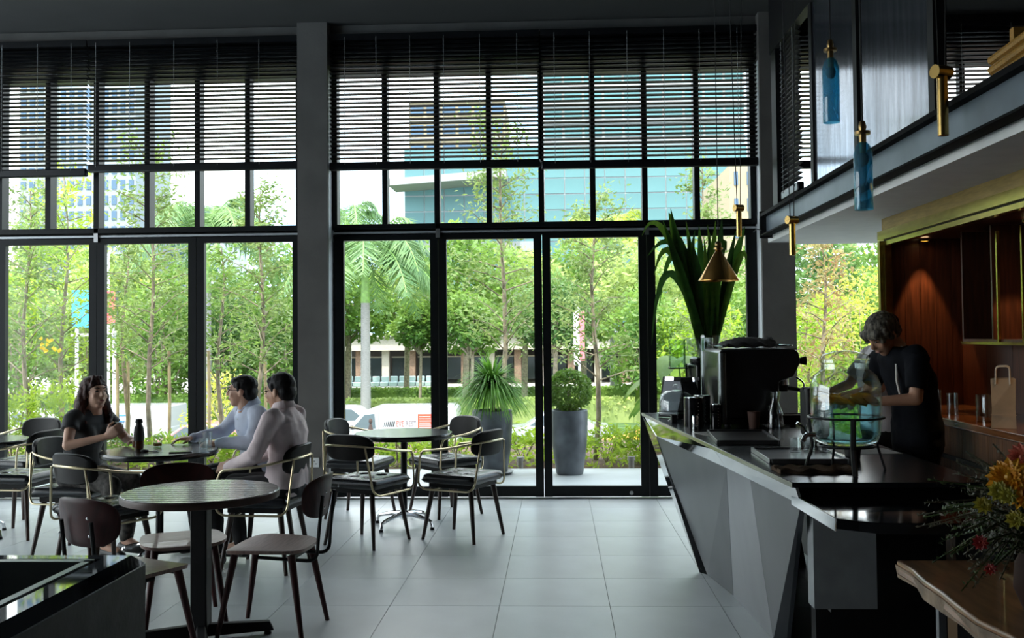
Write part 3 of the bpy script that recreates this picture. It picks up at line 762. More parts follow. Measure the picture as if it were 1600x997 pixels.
for top in (1, 0):
    for i in range(n + 1):
        for j in range(n + 1):
            x = -.17 + .34 * i / n; y = -.075 + .15 * j / n
            z = (.016 + .006 * math.sin(i * 1.1 + j * .5) + .004 * math.sin(j * 2.0 - i * .6)) if top else 0.0
            vs.append((x + .006 * math.sin(j * 1.3), y + .006 * math.sin(i * .9), z))
    o_ = 0 if top else (n + 1) ** 2
    for i in range(n):
        for j in range(n):
            a = o_ + i * (n + 1) + j; fs.append((a, a + n + 1, a + n + 2, a + 1))
N1 = (n + 1) ** 2
bd = [i * (n + 1) for i in range(n + 1)] + [n * (n + 1) + j for j in range(1, n + 1)] + [i * (n + 1) + n for i in range(n - 1, -1, -1)] + [j for j in range(n - 1, 0, -1)]
for k in range(len(bd)): fs.append((bd[k], bd[(k + 1) % len(bd)], N1 + bd[(k + 1) % len(bd)], N1 + bd[k]))
tag(obj('folded_cloth', cl.add(vs, fs), mat('brown_cloth', (.10, .065, .04), .9, var=.3, vscale=20, bump=.3, bscale=200), loc=(1.16, 4.60, .9005), rz=.02, smooth=True), 'folded brown cloth by the front edge of the bar', 'cloth')
for k, (x, y) in enumerate(((1.222, 5.22), (1.30, 5.25), (1.37, 5.22))):
    g = tumbler('', (x, y, .915), r=.032, h=.075, group='upturned glasses on the metal tray')
    g['label'] = ('leftmost upturned glass on the shiny metal tray', 'middle upturned glass on the shiny metal tray', 'rightmost upturned glass, partly behind the jar tap')[k]
tag(obj('black_cup', MB().lathe([(.0005, 0), (.035, 0), (.043, .095), (.038, .095), (.032, .01), (.0005, .01)], (1.45, 5.0, .9), n=24), BLACKMETAL, smooth=True), 'black cup standing behind the wire jar stand', 'cup')
# conical flask, terracotta cup, black caddy
fk = thing('glass_flask', 'clear conical glass flask beside the coffee machine', 'flask', (1.44, 6.70, .9))
obj('body', MB().lathe([(.0005, 0), (.06, .002), (.062, .02), (.05, .10), (.026, .17), (.022, .20), (.027, .24), (.024, .24), (.019, .20), (.023, .17), (.047, .10), (.058, .02), (.055, .006), (.0005, .005)], n=28), THIN, fk, smooth=True)
tag(obj('terracotta_cup', MB().lathe([(.0005, 0), (.032, 0), (.043, .11), (.038, .11), (.028, .008), (.0005, .008)], (1.305, 6.72, .9), n=24), mat('terracotta', (.12, .06, .045), .7), smooth=True), 'dull terracotta cup between machine and flask', 'cup')
cd = thing('knock_box', 'black rounded knock box between flask and water jar', 'box', (1.56, 6.15, .9))
obj('body', MB().b2((-.07, -.09, 0), (.07, .09, .30)), BLACKMETAL, cd, bevel=.025, segs=4)
obj('bar', MB().tube([(-.07, 0, .285), (.07, 0, .285)], .012, 8), BLACKMETAL, cd)
tag(obj('milk_pitcher', MB().lathe([(.0005, 0), (.045, 0), (.05, .02), (.046, .07), (.036, .11), (.04, .125), (.036, .125), (.031, .11), (.041, .07), (.045, .02), (.0005, .006)], (1.40, 5.55, .9), n=24), mat('dark_steel', (.12, .12, .125), .25, .9), smooth=True), 'small dark steel milk pitcher behind the metal tray', 'pitcher')

# ---- coffee machine, seen from its end; the working side faces the niche
MB_BLK = mat('machine_black', (0.010, 0.010, 0.011), .25, var=.1, spec=.5)
cm = thing('coffee_machine', 'big black espresso machine on the bar', 'coffee machine', (1.10, 6.83, .9))
LY = .78
prof = [(.03, .05), (.38, .05), (.40, .30), (.50, .335), (.545, .43), (.535, .50), (.50, .525), (.02, .525), (.0, .50), (.0, .30)]
body = MB().add([(x, 0, z) for x, z in prof] + [(x, LY, z) for x, z in prof], [tuple(range(len(prof))), tuple(range(2 * len(prof) - 1, len(prof) - 1, -1))] + [(i, (i + 1) % len(prof), len(prof) + (i + 1) % len(prof), len(prof) + i) for i in range(len(prof))])
obj('body', body, MB_BLK, cm, bevel=.012, segs=3)
obj('base', MB().b2((.02, .02, .012), (.56, LY - .02, .075)), MB_BLK, cm, bevel=.006)
obj('drip_grate', MB().b2((.38, .06, .075), (.555, LY - .06, .083)), STEEL, cm)
for x in (.06, .5):
    for y in (.06, LY - .06): obj('foot', MB().cone((x, y, 0), .022, (x, y, .014), .02, 12), BLACKMETAL, cm)
obj('corner_pillar', MB().cone((.015, -.015, .02), .030, (.015, -.015, .50), .030, 18), mat('smoked_steel', (.16, .18, .18), .22, .8), cm, smooth=True)
obj('corner_pillar', MB().cone((.015, LY + .015, .02), .030, (.015, LY + .015, .50), .030, 18), mat('smoked_steel', (.16, .18, .18), .22, .8), cm, smooth=True)
obj('cup_rail', MB().tube(fillet([(.03, .02, .545), (.50, .02, .545), (.50, LY - .02, .545), (.03, LY - .02, .545), (.03, .03, .545)], .04), .006, 6), STEEL, cm, smooth=True)
obj('top_trim', MB().b2((.01, -.006, .518), (.52, .0, .526)), STEEL, cm)
for y in (.2, .56):
    g = obj('group_head', MB().cone((.47, y, .335), .035, (.47, y, .27), .038, 18), STEEL, cm, smooth=True)
    obj('portafilter', MB().cone((.47, y, .27), .034, (.47, y, .225), .03, 16).tube([(.50, y, .25), (.56, y - .01, .24), (.66, y - .015, .215)], .014, 8), BLACKMETAL, g, smooth=True)
for y in (.02, LY - .02):
    obj('steam_knob', MB().cone((.545, y + .06, .44), .018, (.60, y + .06, .44), .032, 14), BLACKMETAL, cm, smooth=True)
    obj('steam_wand', MB().tube(fillet([(.53, y + .05, .33), (.585, y + .05, .29), (.57, y + .05, .12)], .03), .006, 8), CHROME, cm, smooth=True)
tw = MB(); rngc = random.Random(3); vs = []; fs = []; n = 16
for i in range(n + 1):
    for j in range(n + 1):
        x = .04 + .36 * i / n; y = .0 + .4 * j / n
        z = .535 + .05 * math.sin(PI * i / n) ** .6 * math.sin(PI * j / n) ** .6 + .014 * math.sin(i * 1.3 + j * .7) + (.045 * max(0, (i - 13) / 3) if j > 3 else 0)
        vs.append((x, y, max(.531, z)))
for i in range(n):
    for j in range(n): a = i * (n + 1) + j; fs.append((a, a + n + 1, a + n + 2, a + 1))
ob = obj('bar_towel', tw.add(vs, fs), mat('black_cloth', (.008, .008, .009), .75, bump=.4, bscale=150), loc=(1.10, 6.83, .9), smooth=True)
md = ob.modifiers.new('thick', 'SOLIDIFY'); md.thickness = .012
tag(ob, 'crumpled black towel on top of the espresso machine', 'towel')

# ---- grinders with clear hoppers
def grinder(label, loc, rz):
    t = thing('coffee_grinder', label, 'grinder', loc, rz, 'coffee grinders')
    obj('base', MB().b2((-.08, -.11, 0), (.08, .12, .05)), MB_BLK, t, bevel=.01)
    obj('body', MB().hull8([(-.045, -.05, .05), (.045, -.05, .05), (.045, .09, .05), (-.045, .09, .05)], [(-.075, -.08, .40), (.075, -.08, .40), (.075, .10, .40), (-.075, .10, .40)]), MB_BLK, t, bevel=.015)
    obj('collar', MB().lathe([(.075, .40), (.08, .41), (.08, .44), (.06, .45)], n=24), MB_BLK, t, smooth=True)
    obj('hopper', MB().lathe([(.055, .445), (.10, .50), (.105, .60), (.102, .60), (.096, .50), (.05, .45)], n=28), THIN, t, smooth=True)
    obj('spout', MB().cone((0, -.09, .33), .03, (0, -.115, .22), .022, 12), CHROME, t, smooth=True)
    return t
grinder('coffee grinder with a clear hopper, left of the espresso machine', (1.11, 7.82, .9), .4)
g2 = dup([o for o in COL.objects if o.name == 'coffee_grinder'][0], (1.47, 7.82, .9), -.3, 'second coffee grinder, hidden mostly behind the espresso machine', 'coffee grinders')
dsp = thing('glass_case', 'small greenish acrylic case in front of the grinder hopper', 'case', (.93, 7.84, .9))
GR = pane_mat('green_acrylic', (.80, .92, .82), .12)
obj('pole', MB().b2((.07, -.006, 0), (.082, .006, .40)), BLACKMETAL, dsp)
obj('front', MB().b2((-.055, -.05, .37), (.065, -.046, .58)), GR, dsp); obj('side', MB().b2((-.055, -.05, .37), (-.051, .05, .58)), GR, dsp)
obj('side', MB().b2((.061, -.05, .37), (.065, .05, .58)), GR, dsp); obj('lid', MB().b2((-.06, -.055, .58), (.07, .055, .59)), GR, dsp)
obj('tray', MB().b2((-.06, -.055, .36), (.085, .055, .37)), BLACKMETAL, dsp)
# ---- menu clipboards standing up
def clipboard(label, loc, rz):
    t = thing('clipboard', label, 'clipboard', loc, rz, 'standing clipboards')
    obj('board', MB().box((0, 0, .155), (.23, .006, .31), rx=R(-12)), BLACKMETAL, t)
    obj('paper', MB().box((0, -.006, .145), (.20, .002, .26), rx=R(-12)), mat('dim_paper', (.33, .35, .38), .8), t)
    obj('clip', MB().box((0, -.038, .295), (.08, .014, .03), rx=R(-12)), CHROME, t)
    obj('stand', MB().box((0, .055, .13), (.16, .006, .27), rx=R(14)), BLACKMETAL, t)
    return t
clipboard('black clipboard standing at the far left end of the bar', (.87, 7.58, .9), -.75)
dup([o for o in COL.objects if o.name == 'clipboard'][0], (.99, 7.44, .9), .95, 'black clipboard leaning next to the grinder', 'standing clipboards')
# ---- cake dome, tins, shaker
dm = thing('cake_dome', 'clear glass cake dome on a stand at the end of the bar', 'cake dome', (.86, 7.34, .9))
obj('plate', MB().lathe([(.0005, .05), (.13, .05), (.14, .058), (.13, .064), (.0005, .062)], n=36), THIN, dm, smooth=True)
obj('foot', MB().lathe([(.06, 0), (.055, .006), (.018, .02), (.016, .05)], n=24), THIN, dm, smooth=True)
obj('dome', MB().lathe([(.122, .066), (.124, .14), (.108, .19), (.07, .218), (.02, .226), (.0005, .227), (.0005, .222), (.069, .213), (.104, .187), (.12, .14), (.118, .066)], n=36), THIN, dm, smooth=True)
obj('knob', MB().lathe([(.01, .226), (.022, .245), (.018, .262), (.0005, .268)], n=16), THIN, dm, smooth=True)
def tin(label, loc, r_, h):
    t = thing('coffee_tin', label, 'tin', loc, group='black tins on the bar')
    obj('body', MB().lathe([(.0005, 0), (r_, 0), (r_, h * .60), (r_ * .97, h * .61), (r_ * .97, h * .63), (r_, h * .64), (r_, h), (.0005, h)], n=32), mat('tin_black', (.012, .012, .013), .14, .4), t, smooth=True)
    obj('rim', MB().lathe([(r_ * 1.01, h * .985), (r_ * 1.01, h * 1.01), (r_ * .9, h * 1.015)], n=32), CHROME, t, smooth=True)
    for k in range(7): obj('stud', MB().ell((r_ * math.cos(-1.3), r_ * math.sin(-1.3), h * (.1 + .12 * k)), (.004, .004, .004), n=8, m=5), CHROME, t)
    return t
tin('wide black lidded tin in front of the cake dome', (.915, 6.76, .9), .068, .205)
tin('black tin between the wide tin and the espresso machine', (1.01, 7.05, .9), .058, .20)
tin('slim black tin with pale marks against the machine pillar', (1.055, 6.73, .9), .036, .16)
tag(obj('salt_shaker', MB().lathe([(.0005, 0), (.02, 0), (.022, .01), (.022, .085), (.018, .095), (.0005, .097)], (.90, 6.60, .9), n=20), STEEL, smooth=True), 'small polished steel shaker in front of the wide tin', 'shaker')
tag(obj('napkin_block', MB().b2((.80, 7.08, .9), (.84, 7.16, .96)), BLACKMETAL, bevel=.004), 'tiny black block at the counter edge under the cake dome', 'block')

# ---- big pandan leaves in a glass vase: each leaf a part
pv = thing('leaf_vase', 'tall bunch of green strap leaves in a glass vase behind the grinders', 'plant', (1.20, 7.95, .9))
obj('vase', MB().lathe([(.0005, 0), (.075, 0), (.085, .3), (.09, .62), (.085, .62), (.08, .3), (.07, .01), (.0005, .01)], n=28), THIN, pv, smooth=True)
def strap(p0, p1, p2, w0, m_, parent, n=12, name='leaf'):
    p0, p1, p2 = Vector(p0), Vector(p1), Vector(p2); vs = []; fs = []
    for i in range(n + 1):
        t = i / n; p = p0 * (1 - t) ** 2 + p1 * 2 * t * (1 - t) + p2 * t * t
        d = ((p1 - p0) * (1 - t) + (p2 - p1) * t).normalized()
        sd = d.cross(Vector((.15, -1, .1))).normalized(); nn = sd.cross(d)
        w = w0 * (.55 + .45 * min(1, t * 3)) * min(1, (1.02 - t) * 2.4)
        vs += [p - sd * w + nn * w * .35, p, p + sd * w + nn * w * .35]
    for i in range(n):
        for k in (0, 1): fs.append((3 * i + k, 3 * i + k + 1, 3 * i + k + 4, 3 * i + k + 3))
    o = obj(name, MB().add(vs, fs).mesh('leaf', smooth=True, fix=False), m_, parent)
    return o
PAND = [leaf_mat('strap_leaf_a', (.015, .06, .012), (.05, .17, .02), 2, .35), leaf_mat('strap_leaf_b', (.03, .09, .01), (.12, .26, .03), 2, .4), leaf_mat('strap_leaf_c', (.01, .035, .01), (.03, .10, .02), 2, .3)]
leaves = [(1012, 400, 1070, 345), (1003, 368, 1040, 318), (1018, 540, 1040, 350), (1030, 480, 1055, 330), (1045, 332, 1050, 345), (1060, 372, 1058, 352), (1048, 326, 1055, 380),
          (1072, 346, 1080, 400), (1082, 380, 1088, 420), (1092, 352, 1095, 400), (1100, 372, 1105, 430), (1128, 340, 1125, 400), (1135, 395, 1128, 350), (1118, 345, 1112, 420),
          (1150, 360, 1140, 400), (1164, 354, 1150, 390), (1166, 420, 1160, 360), (1110, 365, 1100, 430), (1065, 440, 1068, 340), (1022, 430, 1050, 345), (1086, 360, 1070, 430),
          (1145, 385, 1135, 440), (1105, 350, 1118, 430), (1078, 366, 1072, 420), (1036, 345, 1060, 420), (1122, 380, 1118, 450)]
rl = random.Random(9)
for k, (ex, ey, mx, my) in enumerate(leaves):
    dY = rl.uniform(-.10, .14)
    e_ = at(ex, ey, 7.95 + dY) - Vector((1.20, 7.95, .9)); m_ = at(mx, my, 7.95 + dY * .6) - Vector((1.20, 7.95, .9))
    b0 = Vector((rl.uniform(-.045, .045), rl.uniform(-.04, .04), .35))
    ctrl = m_ * 1.25 - (b0 + e_) * .125 if ey > my + 30 else m_
    strap(b0, ctrl, e_, rl.uniform(.026, .040), PAND[k % 3], pv)

# ---- pendant lamps
BLUEG = pane_mat('blue_glass', (.34, .68, .80), .08, body=.16)
DKBRASS = mat('aged_brass', (.33, .22, .09), .3, 1.0, var=.15)
CABLE = mat('black_cable', (.006, .006, .006), .6)
def bottle_lamp(label, x, y, zt, zb, r_):
    t = thing('bottle_pendant', label, 'lamp', (x, y, zb), 0, 'blue glass bottle pendants')
    h = zt - zb
    obj('glass', MB().lathe([(r_ * .97, 0), (r_, .003), (r_, h - .05), (r_ * .75, h - .015), (r_ * .42, h), (r_ * .38, h), (r_ * .7, h - .02), (r_ * .93, h - .052), (r_ * .93, .003)], n=32, cap=False), BLUEG, t, smooth=True)
    obj('bulb', MB().ell((0, 0, h - .075), (.026, .026, .032)), mat('dim_bulb', (.10, .22, .24), .2), t, smooth=True)
    obj('neck', MB().lathe([(.015, h - .05), (.016, h + .035), (.034, h + .036), (.034, h + .05), (.014, h + .052), (.018, h + .07), (.012, h + .095), (.0005, h + .1)], n=20), DKBRASS, t, smooth=True)
    obj('cable', MB().tube([(0, 0, h + .09), (0, 0, 4.5 - zb)], .004, 6), CABLE, t)
bottle_lamp('upper blue glass bottle pendant in front of the steel panel', 1.434, 5.2, 2.955, 2.618, .043)
bottle_lamp('lower blue glass bottle pendant in front of the mezzanine beam', 1.376, 4.5, 2.38, 2.077, .041)
def tube_lamp(label, x, y, zt, zb, r_):
    t = thing('brass_tube_pendant', label, 'lamp', (x, y, zb), 0, 'brass tube pendants')
    h = zt - zb
    obj('tube', MB().lathe([(r_, 0), (r_, h), (.0005, h + .002)], n=20), BRASS, t, smooth=True)
    obj('disc', MB().cone((-r_ * 1.7, -r_ * .8, h - .02), r_ * 1.3, (r_ * 1.5, r_ * .6, h - .02), r_ * 1.3, 20), BRASS, t, smooth=True)
    for s_ in (-1, 1): obj('cable', MB().tube([(s_ * r_ * .6, 0, h), (s_ * .055, 0, 4.5 - zb)], .003, 5), CABLE, t)
tube_lamp('brass tube pendant hanging before the white soffit corner', 1.41, 6.0, 2.225, 1.994, .019)
tube_lamp('brass tube pendant above the strap leaves', 1.15, 6.3, 2.34, 2.139, .017)
tube_lamp('thicker brass tube pendant at the upper right, before the beam', 1.77, 4.6, 2.735, 2.424, .024)
cn = thing('cone_pendant', 'brass cone pendant lamp hanging over the bar', 'lamp', (1.035, 6.4, 1.868))
obj('shade', MB().lathe([(.128, 0), (.128, .004), (.014, .20), (.010, .20), (.122, .004), (.122, 0)], n=40, cap=False), mat('copper_brass', (.72, .40, .12), .22, 1.0, var=.1), cn, smooth=True)
obj('knob', MB().ell((0, 0, .232), (.022, .022, .022)), DKBRASS, cn, smooth=True)
obj('collar', MB().lathe([(.016, .195), (.03, .2), (.03, .212), (.012, .215)], n=20), DKBRASS, cn, smooth=True)
obj('cable', MB().tube([(0, 0, .25), (0, 0, 4.5 - 1.868)], .003, 5), CABLE, cn)

# ================================================================ back bar niche
WOODRED = mat('red_mahogany', (0.085, 0.024, 0.010), 0.36, var=.35, vscale=4, stretch=(14, 14, 1), coat=.15)
WOODDK = mat('dark_mahogany', (0.05, 0.016, 0.008), 0.36, var=.35, vscale=4, stretch=(14, 14, 1))
GOLD = mat('brushed_gold', (0.60, 0.47, 0.14), 0.20, 1.0, var=.10, vscale=3, stretch=(1, 4, 8))
nc = thing('niche_surround', 'brass framed mahogany niche behind the bar', 'cabinet', (0, 0, 0))
NX = 2.385
obj('fascia', MB().b2((NX + .01, 1.0, 2.275), (NX + .05, 7.42, 2.36)), mat('pale_gold_wood', (.36, .25, .09), .4, .4, var=.15, stretch=(10, 1, 10)), nc)
obj('brass_band', MB().b2((NX - .015, 1.0, 2.205), (NX + .05, 7.45, 2.268)), GOLD, nc)
obj('brass_band', MB().b2((NX + .012, 1.0, 2.165), (NX + .06, 7.40, 2.196)), GOLD, nc)
obj('jamb', MB().b2((NX - .015, 7.40, 0), (NX + .05, 7.45, 2.2)), GOLD, nc)
obj('jamb', MB().b2((NX + .012, 7.365, 1.0), (NX + .06, 7.395, 2.165)), GOLD, nc)
obj('shadow_gap', MB().b2((NX + .02, 1.0, 2.194), (NX + .06, 7.41, 2.208)), BLACKMETAL, nc)
for k in range(5):
    obj('end_board', MB().b2((NX + .05 + k * .112, 7.40, 0), (NX + .05 + (k + 1) * .112 - .003, 7.45, 2.25)), WOODRED, nc)
for k in range(16):
    y0 = 7.40 - (k + 1) * .40
    obj('back_board', MB().b2((2.95, y0 + .003, 0), (2.99, y0 + .40, 2.25)), WOODRED if k % 2 == 0 else WOODDK, nc)
obj('niche_ceiling', MB().b2((NX + .05, 1.0, 2.21), (2.99, 7.45, 2.26)), WOODDK, nc)
struct('wall_niche', MB().b2((3.0, 1.0, 0), (3.1, 7.46, 2.36)), DARKWALL, label='dark wall behind the niche')
struct('wall_niche_end', MB().b2((2.44, 7.455, 0), (3.1, 7.52, 2.36)), DARKWALL, label='dark end wall of the niche')
sf = thing('wall_shelf', 'brass framed wall shelf above the back counter', 'shelf', (0, 0, 0))
SX = 2.72
obj('bottom_board', MB().b2((SX + .01, 2.0, 1.455), (2.948, 6.84, 1.48)), WOODRED, sf)
obj('bottom_edge', MB().b2((SX - .005, 2.0, 1.445), (SX + .012, 6.84, 1.462)), GOLD, sf)
obj('side_board', MB().b2((SX + .01, 6.82, 1.48), (2.948, 6.84, 2.2)), WOODDK, sf)
for y in (6.27, 5.94, 5.3, 4.7): obj('brass_rod', MB().b2((SX - .004, y - .009, 1.46), (SX + .012, y + .009, 2.15)), GOLD, sf)
for y in (6.40, 5.80, 5.2): obj('divider', MB().b2((SX + .02, y - .01, 1.48), (2.948, y + .01, 2.2)), WOODDK, sf)
def downlight(label, x, y, aim, e, size):
    t = thing('spotlight', label, 'lamp', (x, y, 2.185), 0, 'recessed niche spotlights')
    obj('ring', MB().lathe([(.03, 0), (.038, -.002), (.038, .012), (.028, .012)], n=20, cap=False), GOLD, t, smooth=True)
    obj('lens', MB().lathe([(.0005, .010), (.027, .010)], n=20, cap=False), mat('lamp_lens', (.9, .8, .6), .4, emit=(1, .72, .38), estr=4), t)
    ld = bpy.data.lights.new('lamp_light', 'SPOT'); ld.energy = e; ld.color = (1.0, .62, .28); ld.spot_size = size; ld.spot_blend = .25; ld.shadow_soft_size = .02
    lo = bpy.data.objects.new('lamp_light', ld); COL.objects.link(lo); lo.parent = t; lo.location = (0, 0, -.012)
    lo.rotation_euler = (Vector(aim)).to_track_quat('-Z', 'Y').to_euler()
downlight('recessed spotlight over the far end of the niche', 2.66, 7.30, (0, .03, -1), 13, R(48))
downlight('recessed spotlight over the brass framed shelf', 2.84, 6.10, (.03, 0, -1), 14, R(70))
downlight('recessed spotlight over the paper bags', 2.64, 5.2, (0, 0, -1), 8, R(60))
# ---- back counter of boards
bc = thing('back_counter', 'wooden back counter with upright boards along the niche', 'counter', (0, 0, 0))
obj('worktop', MB().b2((2.366, 2.0, .955), (2.948, 7.36, 1.0)), mat('warm_worktop', (.20, .075, .028), .22, var=.3, vscale=4, stretch=(14, 1, 14), coat=.3), bc, bevel=.006)
bwm = mat('board_wood', (.15, .065, .03), .45, var=.3, vscale=4, stretch=(14, 14, 1))
b0 = obj('board', MB().b2((0, 0, 0), (.02, .176, .17)), bwm, bc, loc=(2.40, 2.1, .775))
b1 = obj('board', MB().b2((0, 0, 0), (.02, .176, .72)), bwm, bc, loc=(2.40, 2.1, .03))
for k in range(1, 29): share(b0, (2.40, 2.1 + .18 * k, .775)); share(b1, (2.40, 2.1 + .18 * k, .03))
obj('rail', MB().b2((2.385, 2.0, .75), (2.42, 7.36, .775)), BLACKMETAL, bc)
obj('carcass', MB().b2((2.421, 2.0, 0), (2.948, 7.36, .955)), BLACKMETAL, bc)
# sink insert
sk = thing('prep_sink', 'small steel prep sink in the back counter by the barista', 'sink', (2.36, 6.75, .86))
obj('basin_front', MB().b2((-.03, -.3, -.02), (.0, .3, .08)), mat('dull_steel', (.30, .29, .27), .35, .8), sk, bevel=.006)
# ---- bags, bottles, jars on the back counter
KRAFT = mat('kraft_paper', (.42, .31, .20), .8, var=.12, vscale=6, bump=.3, bscale=14)
def paper_bag(label, x, y, rz, w=.20, d=.12, h=.29):
    t = thing('paper_bag', label, 'bag', (x, y, 1.0), rz, 'kraft paper bags on the back counter')
    me = MB()
    bot = [(-w / 2, -d / 2, .001), (w / 2, -d / 2, .001), (w / 2, d / 2, .001), (-w / 2, d / 2, .001)]
    md_ = [(-w / 2 + .006, -d / 2 - .004, h * .4), (w / 2 - .004, -d / 2 + .004, h * .4), (w / 2 - .012, d / 2, h * .4), (-w / 2 + .012, d / 2, h * .4)]
    tp_ = [(-w / 2 + .002, -d / 2 + .012, h), (w / 2, -d / 2 + .01, h), (w / 2 - .008, d / 2 - .012, h), (-w / 2 + .008, d / 2 - .012, h)]
    me.add(bot + md_ + tp_, [(3, 2, 1, 0)] + [(i + 4 * r_, (i + 1) % 4 + 4 * r_, 4 + (i + 1) % 4 + 4 * r_, 4 + i + 4 * r_) for r_ in (0, 1) for i in range(4)])
    b_ = obj('body', me, KRAFT, t); mo = b_.modifiers.new('thick', 'SOLIDIFY'); mo.thickness = .002
    obj('bottom_fold', MB().b2((-w / 2 - .001, -d / 2 - .004, .072), (w / 2 + .001, -d / 2 - .001, .076)), KRAFT, t)
    for yy in (-d / 2 + .006, d / 2 - .008):
        hd = fillet([(-.036, yy, h - .03), (-.033, yy - .004, h + .065), (.033, yy + .004, h + .068), (.036, yy, h - .03)], .02)
        obj('handle', MB().tube(hd, .005, 6), mat('paper_handle', (.62, .55, .45), .8), t, smooth=True)
paper_bag('kraft paper bag with twisted handles, nearer to the barista', 2.455, 5.62, R(-24), w=.125, d=.17, h=.27)
paper_bag('kraft paper bag in the shade behind the first bag', 2.585, 5.50, R(-20), w=.125, d=.17, h=.27)
bt = thing('drink_bottle', 'dark bottle with a white label at the right edge of the picture', 'bottle', (2.45, 5.20, 1.0))
obj('body', MB().lathe([(.0005, 0), (.038, 0), (.04, .01), (.04, .19), (.034, .23), (.016, .27), (.015, .33), (.018, .335), (.018, .35), (.0005, .352)], n=28), GLOSSB, bt, smooth=True)
obj('label_band', MB().lathe([(.0405, .05), (.0408, .055), (.0408, .16), (.0405, .165)], n=28, cap=False), mat('white_label', (.6, .62, .66), .6), bt, smooth=True)
def jarthing(label, x, y, r_, h):
    t = thing('storage_jar', label, 'jar', (x, y, 1.0), 0, 'glass jars on the back counter')
    obj('wall', MB().lathe([(r_, 0), (r_, h), (r_ - .004, h), (r_ - .004, .006), (.0005, .006), (.0005, 0)], n=28), THIN, t, smooth=True)
jarthing('wide clear glass jar left of the paper bags', 2.52, 5.95, .075, .16)
jarthing('slim clear glass jar next to the barista', 2.46, 6.62, .035, .15)
jarthing('second slim clear glass jar near the barista', 2.50, 6.45, .035, .14)
bk = thing('squeeze_bottle', 'pale squeeze bottle showing behind the barista\'s back', 'bottle', (2.46, 6.95, 1.0))
obj('body', MB().lathe([(.0005, 0), (.035, 0), (.036, .14), (.02, .17), (.012, .19), (.006, .23), (.0005, .232)], n=20), mat('pale_green_plastic', (.30, .36, .24), .5), bk, smooth=True)
# white cutting board and paper on the bar in front of the barista
tag(obj('cutting_board', MB().box((1.62, 5.72, .905), (.30, .16, .025), rz=.1), mat('pale_board', (.36, .22, .13), .5, var=.2)), 'pale wooden board on the bar right of the water jar', 'board')
tag(obj('paper_mat', MB().box((1.62, 5.36, .9015), (.30, .24, .002), rz=.1), mat('mat_paper', (.50, .48, .46), .7)), 'white paper mat on the bar in front of the barista', 'paper')

# ================================================================ live edge table and flowers
LIVE = mat('live_edge_wood', (.22, .11, .048), .32, var=.4, vscale=3, stretch=(10, 1.5, 10), coat=.3)
BARK = mat('pale_bark_edge', (.26, .19, .13), .6, var=.35, vscale=10, bump=.6, bscale=25)
lt = thing('live_edge_table', 'live edge wooden slab table at the bottom right corner', 'table', (1.14, 2.3, 0))
edge = []
for i in range(15):
    y = 1.19 - 2.0 * i / 14; edge.append((.012 * math.sin(i * 1.15) + .008 * math.sin(i * 2.3) + (.012 if i == 0 else 0), y))
back = [(1.14, -.81), (1.14, 1.19)]
obj('slab', MB().prism(edge + back, .70, .75), LIVE, lt, bevel=.008, segs=3)
ev = [(x - .004, y, .735) for x, y in edge] + [(x + .004 + .01 * math.sin(i * 1.9), y, .69) for i, (x, y) in enumerate(edge)] + [(x + .06, y, .69) for x, y in edge] + [(x + .06, y, .735) for x, y in edge]
m_ = len(edge)
obj('bark_edge', MB().add(ev, [(k * m_ + i, k * m_ + i + 1, ((k + 1) % 4) * m_ + i + 1, ((k + 1) % 4) * m_ + i) for k in range(4) for i in range(m_ - 1)] + [(0, m_, 2 * m_, 3 * m_), (m_ - 1, 2 * m_ - 1, 3 * m_ - 1, 4 * m_ - 1)]), BARK, lt, smooth=True)
for x in (.07, 1.05):
    for y in (.95, -.65): obj('leg', MB().b2((x - .012, y - .012, 0), (x + .012, y + .012, .70)), mat('grey_leg', (.20, .21, .22), .4, .7), lt)
    obj('leg_rail', MB().b2((x - .012, -.65, .68), (x + .012, .95, .70)), mat('grey_leg', (.20, .21, .22), .4, .7), lt)

fv = thing('flower_vase', 'dark vase of yellow and red flowers with loose foliage', 'flowers', (1.345, 2.86, .75))
obj('vase', MB().lathe([(.0005, 0), (.05, 0), (.075, .06), (.07, .13), (.045, .18), (.05, .20), (.045, .20), (.04, .18), (.064, .13), (.0005, .02)], n=28), mat('vase_dark', (.03, .012, .008), .7, spec=.2), fv, smooth=True)
rf = random.Random(21)
GRN = leaf_mat('bouquet_green', (.03, .07, .02), (.10, .14, .05), 8, .3); OLV = leaf_mat('bouquet_grey', (.06, .065, .04), (.16, .15, .10), 8, .3)
def blossom(c, r_, m_, n=16, layers=3, cup=.9):
    f_ = MB(); c = Vector(c); ax = Vector((-.45 + rf.uniform(-.3, .3), -.75, .5 + rf.uniform(-.3, .3))).normalized(); u, v_, _ = frame_from(ax)
    for L_ in range(layers + 1):
        for k in range(n):
            a = 2 * PI * k / n + L_ * .31; rr = r_ * (1 - .17 * L_); up = .05 + cup * L_ / layers
            rd = u * math.cos(a) + v_ * math.sin(a); d = (rd + ax * up).normalized(); sd = ax.cross(rd)
            p0 = c + d * rr * .1; p1 = c + d * rr * .6 + ax * .12 * rr; p2 = c + d * rr
            f_.add([p0, p1 - sd * rr * .24, p2, p1 + sd * rr * .24], [(0, 1, 2, 3)])
    f_.ell(c + ax * r_ * .1, (r_ * .22,) * 3, n=8, m=6)
    o = obj('flower', f_.mesh('flower', fix=False), m_, fv); return o
YEL = leaf_mat('yellow_petal', (.62, .26, .01), (.75, .42, .03), 30, .3); YLIM = leaf_mat('lime_petal', (.30, .30, .03), (.45, .40, .06), 20, .3)
REDP = leaf_mat('red_petal', (.25, .02, .015), (.42, .05, .03), 20, .3); CORAL = leaf_mat('coral_petal', (.45, .10, .06), (.55, .16, .10), 20, .3)
FB = Vector((1.345, 2.86, .75))
